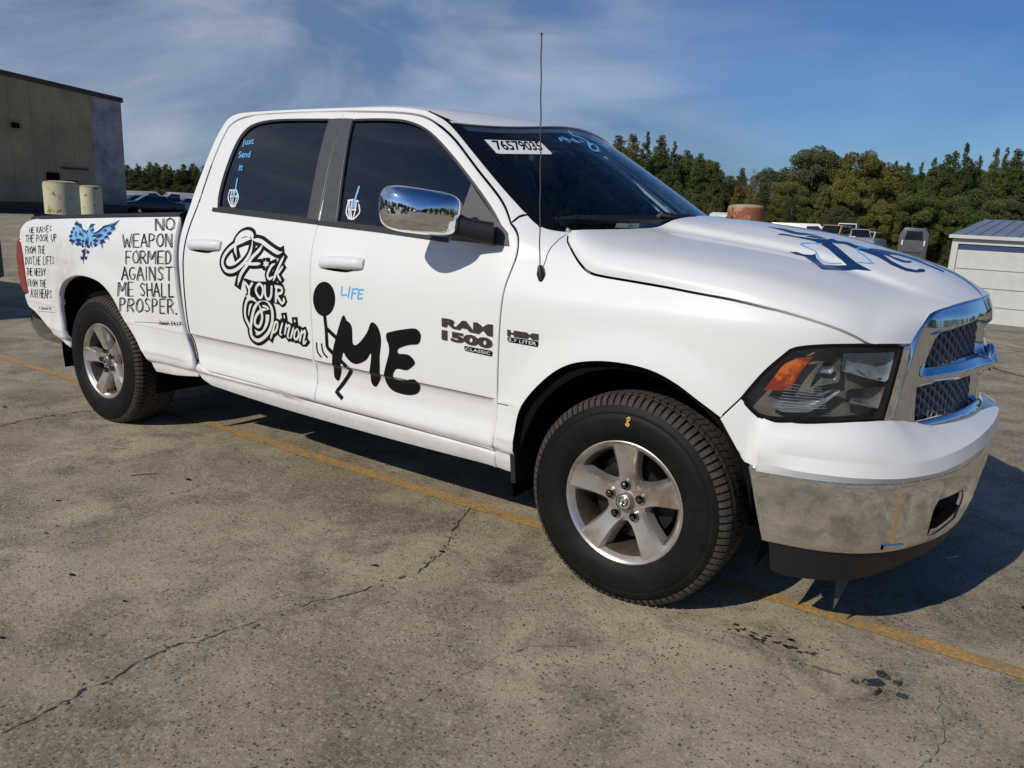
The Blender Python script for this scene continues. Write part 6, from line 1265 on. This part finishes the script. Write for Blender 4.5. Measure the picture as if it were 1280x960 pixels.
# small weeds by the shed door
# ---------------------------------------------------------------- vehicles
M['cglass']=mat('dark_glass',(.01,.012,.015),.06,0,0,.8); M['tire2']=mat('far_tyre',(.015,.015,.015),.8)
VM={}
def carpaint(name,c): 
    if name not in VM: VM[name]=mat('car_paint_'+name,c,.3,0,.8)
    return VM[name]
def car(x,y,rz,kind,colr,label,group=None,cat='car',L=4.5,Wc=1.8,H=1.45):
    z=gz(x,y); o=empty('parked_'+cat.replace(' ','_'),(x,y,z),rz); tag(o,label,cat,group)
    if kind=='sedan': lo_=[(-.5,.28),(-.5,.62),(-.46,.66),(-.30,.69),(-.18,.97),(.10,.99),(.24,.70),(.44,.62),(.5,.50),(.5,.26)]
    elif kind=='van': lo_=[(-.5,.22),(-.5,.90),(-.47,.98),(.18,1.0),(.34,.68),(.47,.58),(.5,.45),(.5,.22)]
    elif kind=='suv': lo_=[(-.5,.26),(-.5,.62),(-.46,.92),(-.40,.98),(.10,1.0),(.24,.68),(.44,.60),(.5,.48),(.5,.26)]
    else: lo_=[(-.5,.28),(-.5,.60),(-.10,.60),(-.08,.95),(.10,.98),(.22,.66),(.44,.60),(.5,.48),(.5,.28)]
    P_=[(a*L,b_*H) for a,b_ in lo_]; n=len(P_); V=[]
    for s_,t in ((-1,1),(1,1)):
        for a,b_ in P_:
            k=1-.16*max(0,(b_/H-.62)/.38); V.append((a,s_*Wc/2*k,b_))
    # wheel arches are covered by the dark wheels set slightly proud
    F=[tuple(reversed(range(n))),tuple(n+i for i in range(n))]+[(i,(i+1)%n,n+(i+1)%n,n+i) for i in range(n)]
    bd=mobj('body',V,F,colr,o); fixnormals(bd); bevel(bd,.045,2)
    # glass band
    gl={'sedan':[(-.27,.715),(-.175,.93),(.09,.945),(.20,.72)],'van':[(.02,.66),(.02,.90),(.17,.92),(.29,.68)],'suv':[(-.44,.68),(-.40,.91),(.09,.93),(.20,.70)]}.get(kind,[(-.07,.66),(-.06,.88),(.09,.92),(.18,.68)])
    for s_ in (-1,1):
        V=[]
        for a,b_ in gl:
            k=1-.16*max(0,(b_-.62)/.38); V.append((a*L,s_*(Wc/2*k+.012),b_*H))
        mobj('window',V,[tuple(range(4))],M['cglass'],o)
    wsx={'sedan':((.105,.965),(.235,.715)),'van':((.19,.965),(.33,.70)),'suv':((.11,.97),(.235,.70))}.get(kind,((.105,.95),(.215,.68)))
    (a0,z0),(a1,z1)=wsx; k0=1-.16*(z0-.62)/.38; k1=1-.16*max(0,(z1-.62)/.38)
    mobj('windscreen',[((a0+.012)*L,-Wc/2*k0*.88,z0*H),((a1+.012)*L,-Wc/2*k1*.9,z1*H),((a1+.012)*L,Wc/2*k1*.9,z1*H),((a0+.012)*L,Wc/2*k0*.88,z0*H)],[(0,1,2,3)],M['cglass'],o)
    if kind in('suv','van'): mobj('rear_glass',[(-.503*L,-Wc*.36,.60*H),(-.503*L,Wc*.36,.60*H),(-.485*L,Wc*.33,.88*H),(-.485*L,-Wc*.33,.88*H)],[(0,1,2,3)],M['cglass'],o)
    for a in (-.31,.31):
        for s_ in (-1,1):
            b=MB(); r=.32; b.lathe([(r*.55,-.11),(r*.95,-.11),(r,-.07),(r,.07),(r*.95,.11),(r*.55,.11)],18,'Y',(a*L,s_*(Wc/2-.10),r)); w=b.build('wheel',M['tire2'],o,True,40)
            c=MB(); c.lathe([(0,-.02),(r*.56,0)],14,'Y',(a*L,s_*(Wc/2+.005),r)); c.build('rim',M['disc'],w)
    for s_ in (-1,1):
        MB().box((.497*L,s_*Wc*.36,.47*H),(.03,.26,.12)).build('headlight',M['lampref'],o); MB().box((-.497*L,s_*Wc*.38,.55*H),(.03,.2,.14)).build('tail_light',M['red'],o)
    return o
WH_=carpaint('white',(.62,.63,.64)); SI_=carpaint('silver',(.35,.36,.37)); BK_=carpaint('black',(.02,.022,.025)); GY_=carpaint('grey',(.075,.078,.085)); RD_=carpaint('red',(.25,.03,.03)); BL_=carpaint('blue',(.04,.09,.22)); OR_=carpaint('orange',(.55,.23,.05))
# dark car whose corner just enters the left edge; its shadow falls on the lot
car(-10.75,-.42,math.pi,'suv',carpaint('charcoal',(.035,.04,.045)),'dark charcoal car at the left edge behind the tailgate, mostly out of view','',L=4.7,Wc=1.85,H=1.62)
# far lot on the left
rg=random.Random(21); cols=[WH_,SI_,WH_,BK_,WH_,RD_,SI_,WH_,GY_]
names=['white','silver','white','black','white','dark red','silver','white','grey']
spec=[(163,70,'sedan',0),(173,64,'suv',1),(182,72,'van',2),(190,60,'sedan',3),(199,75,'suv',4),(207,66,'sedan',5),(216,78,'sedan',6),(224,70,'van',7),(233,74,'suv',8),(241,66,'sedan',2)]
for i,(px,d,kd,ci) in enumerate(spec):
    x,y=place(px,d,258); lab={'sedan':'sedan','suv':'sport utility','van':'panel van'}[kd]
    car(x,y,rg.uniform(.9,1.5)+ (math.pi if i%2 else 0),kd,cols[ci],'far %s %s, %s from the left in the yard beside the warehouse'%(names[ci],lab,['first','second','third','fourth','fifth','sixth','seventh','eighth','ninth','tenth'][i]),'vehicles in the far yard left of the cab',H=1.9 if kd=='van' else 1.5)
# vehicles seen over the hood
lab=['long white van with a dark window band, leftmost of the vehicles over the hood','orange pickup second from the left in the row over the hood','tan sport utility next to the white box van over the hood','white box van right of the orange vehicles over the hood','silver car half hidden behind the hood, fifth in the row','white car at the right end of the row over the hood']
for i,(px,d,kd,c,w,hh) in enumerate([(1008,48,'van',WH_,1.9,1.75),(1031,50,'pickup',OR_,1.8,1.7),(1044,47,'suv',carpaint('tan',(.42,.27,.13)),1.8,1.6),(1060,49,'van',WH_,1.9,1.9),(1074,48,'suv',SI_,1.8,1.55),(1087,50,'sedan',WH_,1.8,1.5)]):
    x,y=place(px,d,285); o=car(x,y,(-1.45+.25*math.sin(i*2.1) if i else .15),kd,c,lab[i],'row of vehicles far behind the hood',L=4.2,Wc=(1.8 if i==0 else 1.25),H=hh)
    o.location.z=ht(px,(279,281,281,279,286,289)[i],d)-hh
    # wrecks stand on a low bank
x,y=place(1045,51,290); zb_=ht(1045,281,51)-1.9
b=MB(); b.box((0,0,0),(12,5,1.2),taper=.8); o=b.build('earth_bank',M['ground']); o.location=(x,y,zb_-.35); o.rotation_euler=(0,0,-.2); tag(o,None,None,kind='structure')
# grey boxy tractor cab standing beyond the hood
d=33.0; x,y=place(1142,d,300); z0=gz(x,y); zt_=ht(1143,285,d); w=34*d/FPX*.94; h=zt_-z0
tc_=empty('truck_cab',(x,y,z0),-math.atan2(x-CAMP[0],y-CAMP[1])); tag(tc_,'dark grey boxy truck cab with black window, standing between the trees and the shed','truck')
b=MB(); b.prism([(-w/2,.35),(w/2,.35),(w/2,h-.25),(w/2-.16,h),(-w/2+.16,h),(-w/2,h-.25)],0,1.9); q=b.build('body',GY_,tc_); bevel(q,.04)
MB().prism([(-w/2+.20,h-.50),(w/2-.20,h-.50),(w/2-.26,h-.13),(-w/2+.26,h-.13)],-.012,-.002).build('window',M['cglass'],tc_)
for sx in (-1,1): MB().box((sx*w*.38,-.02,h-.62),(.06,.03,.22)).build('lamp',WH_,tc_); MB().lathe([(.28,-.12),(.5,-.12),(.52,0),(.5,.12),(.28,.12)],18,'Y',(0,0,0)).build('wheel',M['tire2'],tc_,True,40).location=(sx*w*.36,.6,.5)
for zz in (.9,1.25,1.6): MB().box((0,-.015,zz*h/2.6),(w*.62,.025,.04)).build('panel_rib',BK_,tc_)
b=MB(); b.box((0,-.02,h*.45),(w*.45,.02,h*.22)); b.build('hatch',carpaint('grey2',(.06,.06,.065)),tc_)
# vehicles behind the camera (seen only in the chrome)
for i,(x,y,rz,kd,c,l) in enumerate([(-6,-17,.1,'suv',BK_,'black sport utility parked across the lot behind the camera'),(1.5,-19,.2,'sedan',SI_,'silver sedan parked across the lot behind the camera'),(8,-16,.0,'van',WH_,'white van parked across the lot behind the camera'),(-14,-19,.3,'sedan',WH_,'white sedan parked across the lot behind the camera, far left')]): car(x,y,rz,kd,c,l,'vehicles across the lot')
# small white tank beside the rusty bollard
x,y=place(902,18,272); b=MB(); 
b.lathe([(0,-.28),(.09,-.27),(.12,-.2),(.12,.2),(.09,.27),(0,.28)],14,'X'); o=b.build('white_tank',M['shw'],None,True,50); o.location=(x,y,ht(902,272,18)-.0); tag(o,'small white cylinder lying just left of the rusty bollard','tank')
px_=o.location; b=MB(); b.box((x,y,px_[2]-.15),(.5,.3,.04)); [b.box((x+a,y+c,(px_[2]-.17+gz(x,y))/2),(.04,.04,px_[2]-.17-gz(x,y))) for a in (-.22,.22) for c in (-.12,.12)]; q=b.build('crate_stand',M['disc']); tag(q,'grey stand under the small white cylinder, hidden behind the hood','stand')
# ---------------------------------------------------------------- trees
def leafmat(name,c1,c2,c3=None):
    m=bpy.data.materials.new(name); m.use_nodes=True; nt=m.node_tree; nt.nodes.clear(); o=nt.nodes.new('ShaderNodeOutputMaterial'); d=nt.nodes.new('ShaderNodeBsdfDiffuse'); t=nt.nodes.new('ShaderNodeBsdfTranslucent'); x=nt.nodes.new('ShaderNodeMixShader'); x.inputs[0].default_value=.30
    g=nt.nodes.new('ShaderNodeTexCoord'); n=nt.nodes.new('ShaderNodeTexNoise'); n.inputs['Scale'].default_value=1.3; n.inputs['Detail'].default_value=6; r=nt.nodes.new('ShaderNodeMapRange'); r.inputs[1].default_value=.36; r.inputs[2].default_value=.64
    nt.links.new(g.outputs['Object'],n.inputs['Vector']); nt.links.new(n.outputs['Fac'],r.inputs[0]); q=nt.nodes.new('ShaderNodeMix'); q.data_type='RGBA'; q.inputs['A'].default_value=(*c1,1); q.inputs['B'].default_value=(*c2,1); nt.links.new(r.outputs[0],q.inputs['Factor'])
    oi=nt.nodes.new('ShaderNodeObjectInfo'); hv=nt.nodes.new('ShaderNodeHueSaturation'); rr=nt.nodes.new('ShaderNodeMapRange'); rr.inputs[3].default_value=.75; rr.inputs[4].default_value=1.3; nt.links.new(oi.outputs['Random'],rr.inputs[0]); nt.links.new(rr.outputs[0],hv.inputs['Value']); nt.links.new(q.outputs['Result'],hv.inputs['Color'])
    nt.links.new(hv.outputs[0],d.inputs[0]); nt.links.new(hv.outputs[0],t.inputs[0]); nt.links.new(d.outputs[0],x.inputs[1]); nt.links.new(t.outputs[0],x.inputs[2]); nt.links.new(x.outputs[0],o.inputs[0]); return m
M['pine']=leafmat('pine_needles',(.078,.108,.036),(.135,.155,.055)); M['pine2']=leafmat('yellow_green_foliage',(.135,.135,.040),(.20,.18,.060)); M['oak']=leafmat('dark_foliage',(.080,.095,.042),(.125,.128,.060)); M['bark']=mat('bark',(.10,.08,.06),.9); M['bare']=mat('bare_twigs',(.16,.13,.11),.9)
def leaves(cl,n,s,rg,flat=.5,up=.3):
    V=[];F=[]; cl=np.array(cl); w=cl[:,3]**2; idx=rg.choice(len(cl),n,p=w/w.sum())
    for i in idx:
        c=cl[i]; d=rg.normal(size=3); d/=np.linalg.norm(d); d*=c[3]*rg.uniform(.35,1.0)**.5; d[2]*=c[4] if len(c)>4 else .8
        p=c[:3]+d; a=rg.normal(size=3); a[2]=a[2]*.6+up; a/=np.linalg.norm(a); b=np.cross(a,rg.normal(size=3)); b/=max(np.linalg.norm(b),1e-6); k=s*rg.uniform(.6,1.4)
        j=len(V); V+=[p-a*k-b*k*.28,p+a*k,p+b*k*.9-a*k*.2]; F.append((j,j+1,j+2))
    return V,F
def limbs(b,tr,cl,rg,r=.05):
    for c in cl:
        z=max(c[2]-c[3]*1.2,c[2]*.55); b.tube([(0,0,z),(c[0]*.5,c[1]*.5,(z+c[2])/2),(c[0],c[1],c[2])],[r,r*.6,r*.25],5,False)
def proto(kind,seed):
    rg=np.random.default_rng(seed); H=10.0; cl=[]
    if kind=='pine':
        n=34
        for i in range(n):
            t=(i+.5)/n; z=H*(.16+.84*t); r=(1.75*(1-t)**.75+.12)*rg.uniform(.7,1.15); k=6 if t<.85 else 3
            for q in range(k):
                a=rg.uniform(0,6.28); rr=r*rg.uniform(.35,1.0); cl.append((rr*math.cos(a),rr*math.sin(a),z+rg.uniform(-.3,.3)+rr*.05,.50*(1-t)+.30,.65))
        cl.append((0,0,H,.16,1.8)); nl=36000; s=.072
    elif kind=='young':
        n=38
        for i in range(n):
            t=(i+.5)/n; z=H*(.05+.95*t); r=(2.0*(1-t)**.85+.08)*rg.uniform(.7,1.1); k=6 if t<.7 else 4
            for q in range(k):
                a=rg.uniform(0,6.28); rr=r*rg.uniform(.4,1.0); cl.append((rr*math.cos(a),rr*math.sin(a),z+rg.uniform(-.2,.3)+rr*.12,.34*(1-t)+.13,1.1))
        cl.append((0,0,H-.1,.10,4.0)); nl=36000; s=.062
    elif kind=='round':
        for i in range(60):
            d=rg.normal(size=3); d/=np.linalg.norm(d); r=rg.uniform(.45,1.0)**.5; cl.append((2.6*d[0]*r,2.6*d[1]*r,H*.60+3.5*d[2]*r,rg.uniform(.5,.95),.75))
        nl=42000; s=.075
    else:
        cl=[]; nl=0; s=.1
    tb=MB(); tb.tube([(0,0,-.4),(.05,.03,H*.3),(-.04,.05,H*.65),(0,0,H*.96 if kind!='round' else H*.75)],[.16,.12,.07,.015],8,False)
    if cl: limbs(tb,None,cl[::4],rg,.045)
    if kind=='bare':
        def br(p,d,l,r,lv):
            q=p+d*l; tb.tube([tuple(p),tuple((p+q)/2+rg.normal(size=3)*l*.05),tuple(q)],[r,r*.8,r*.6],5 if lv<2 else 3,False)
            if lv<5:
                for k in range(3 if lv<4 else 4):
                    e=d+rg.normal(size=3)*.55; e[2]+=.25; e/=np.linalg.norm(e); br(q,e,l*rg.uniform(.6,.82),r*.6,lv+1)
        tb=MB(); br(np.array([0,0,-.3]),np.array([.05,0,1.]),3.0,.14,0)
    V,F=leaves(cl,nl,s,rg) if cl else ([],[])
    me=bpy.data.meshes.new('trunk'); me.from_pydata([tuple(map(float,v)) for v in tb.V],[],tb.F); me.materials.append(M['bare'] if kind=='bare' else M['bark'])
    m2=None
    if V: m2=bpy.data.meshes.new('crown'); m2.from_pydata([tuple(map(float,v)) for v in V],[],F); m2.materials.append(M['pine'])
    return me,m2
PR={'pine':[proto('pine',1),proto('pine',2),proto('pine',5)],'young':[proto('young',3),proto('young',4)],'round':[proto('round',6),proto('round',7)],'bare':[proto('bare',8)]}
MC={}
def tree(kind,px,d,ptop,m,label,group,sw=1.0,x=None,y=None,h=None):
    i=(int(px)*7+int(d))%len(PR[kind]); tr_,cr=PR[kind][i]
    if x is None: x,y=place(px,d,ptop+20); h=None
    z=gz(x,y)-1.0*float(sstep(35,60,d)) if px>600 else gz(x,y)-.3
    if h is None: h=ht(px,ptop,d)-z
    nm={'pine':'pine_tree','young':'young_pine','round':'broad_tree','bare':'bare_tree'}[kind]
    o=empty(nm,(x,y,z),(px*1.7)%6.28); s=h/10.0*(1.0 if kind!='bare' else 1.0); o.scale=(s*sw,s*sw,s); tag(o,label,'tree',group)
    t=bpy.data.objects.new('trunk',tr_); COL.objects.link(t); t.parent=o
    if cr:
        key=(cr.name,m)
        if key not in MC: q=cr.copy(); q.materials.clear(); q.materials.append(M[m]); MC[key]=q
        c=bpy.data.objects.new('crown',MC[key]); COL.objects.link(c); c.parent=o
    return o
rg=random.Random(31)
GR='trees of the wood behind the lot'
# front row, traced from left to right over the hood (picture column, depth, top row)
row=[('pine',742,66,182,'pine',1.15),('pine',772,70,172,'pine2',1.2),('pine',790,62,170,'pine2',1.1),('young',808,66,168,'pine',1.0),('pine',826,64,172,'pine',1.1),('young',842,60,180,'pine',1.0),('pine',857,66,190,'pine',1.1),('pine',874,64,194,'pine',1.05),('young',893,62,205,'pine',1.1),
('round',912,70,222,'oak',1.0),('bare',936,62,192,'oak',1.0),('pine',926,72,212,'pine',1.0),('bare',957,60,215,'oak',.9),('round',962,64,206,'oak',1.1),('round',985,60,214,'pine2',.9),('round',1018,62,177,'oak',1.0),('round',1040,66,190,'oak',1.0),('round',1078,60,182,'pine2',.95),('round',1060,56,214,'pine2',.8),('round',1100,64,198,'pine2',.95),
('young',1117,66,202,'pine',.9),('young',1133,62,204,'pine',.9),('young',1150,64,206,'pine',.9),('young',1165,60,198,'pine',.9),('pine',1182,62,196,'pine',.85),('young',1207,60,180,'pine',.8),('pine',1192,66,192,'pine',.8),('young',1222,62,198,'pine',.9),('young',1243,60,186,'pine',.85),('young',1256,64,188,'pine',.8),('pine',1270,60,190,'pine',.9),('young',1285,62,186,'pine',.9),('pine',1302,62,184,'pine',1.),('young',1325,66,180,'pine',1.)]
D1={'pine':'ragged pine','young':'pointed young pine','round':'broad dense tree','bare':'bare leafless tree'}; D2={'pine':'dark green','pine2':'yellow green','oak':'dark olive'}
ORD='first second third fourth fifth sixth seventh eighth ninth tenth eleventh twelfth thirteenth fourteenth fifteenth sixteenth seventeenth eighteenth nineteenth twentieth twenty-first twenty-second twenty-third twenty-fourth twenty-fifth twenty-sixth twenty-seventh twenty-eighth twenty-ninth thirtieth thirty-first thirty-second thirty-third thirty-fourth thirty-fifth thirty-sixth'.split()
for i,(kd,px,d,pt_,m,sw) in enumerate(sorted(row,key=lambda r:r[1])):
    tree(kd,px,d,pt_,m,'%s %s, %s treetop from the left, right of the cab'%(D2[m] if kd!='bare' else 'grey',D1[kd],ORD[i]),GR,sw)
# second and third rows fill in behind and below
for i in range(40):
    px=728+i*15+rg.uniform(-6,6); tp=rg.uniform(188,206) if px<880 else rg.uniform(215,236)-(16 if px>1100 else 0)
    where='over the windscreen edge' if px<900 else 'over the hood' if px<1110 else 'behind the shed'
    tree(rg.choice(['pine','round','round']),px,rg.uniform(72,84),tp,rg.choice(['pine','pine','oak']),'tree in the second row of the wood '+where,GR,1.3)
for i in range(56):
    px=724+i*11.5+rg.uniform(-6,6); where='over the windscreen edge' if px<900 else 'over the hood' if px<1110 else 'behind the shed'
    tree(rg.choice(['young','pine','round']),px,rg.uniform(53,58),rg.uniform(226,258),rg.choice(['pine','oak','pine2','oak']),'low bushy tree at the foot of the wood '+where,GR,rg.uniform(.85,1.15))
for i in range(38):
    px=292+i*11.8+rg.uniform(-4,4); d=120-i*1.3+rg.uniform(-4,4); tree(rg.choice(['young','pine','round']),px,d,rg.uniform(176,200),rg.choice(['pine','oak','pine']),'tree of the wood directly behind the truck, seen only through its glass','trees hidden behind the truck',1.3)
# far wood to the left
for i in range(34):
    px=140+i*4.6+rg.uniform(-2,2); tree(rg.choice(['young','pine','pine']),px,rg.uniform(120,135),rg.uniform(203,214),rg.choice(['pine','pine','oak']),'small far pine between the warehouse and the cab','far pines between the warehouse and the cab',1.5)
for i in range(22):
    px=140+i*7+rg.uniform(-2,2); tree('round',px,rg.uniform(108,118),rg.uniform(225,236),rg.choice(['pine2','oak','pine']),'low far tree under the far pines','far pines between the warehouse and the cab',1.5)
# ring of wood elsewhere (reflections and side views)
for i in range(82):
    a=R_(7+i*3.25+rg.uniform(-1,1)); r=rg.uniform(75,95); x=CAMP[0]+r*math.sin(a); y=CAMP[1]+r*math.cos(a)
    tree(rg.choice(['young','pine','round']),700+i,50,0,rg.choice(['pine','oak','pine2']),'tree of the wood on the far side of the lot behind the camera','trees behind the camera',1.5,x=x,y=y,h=rg.uniform(8,12))
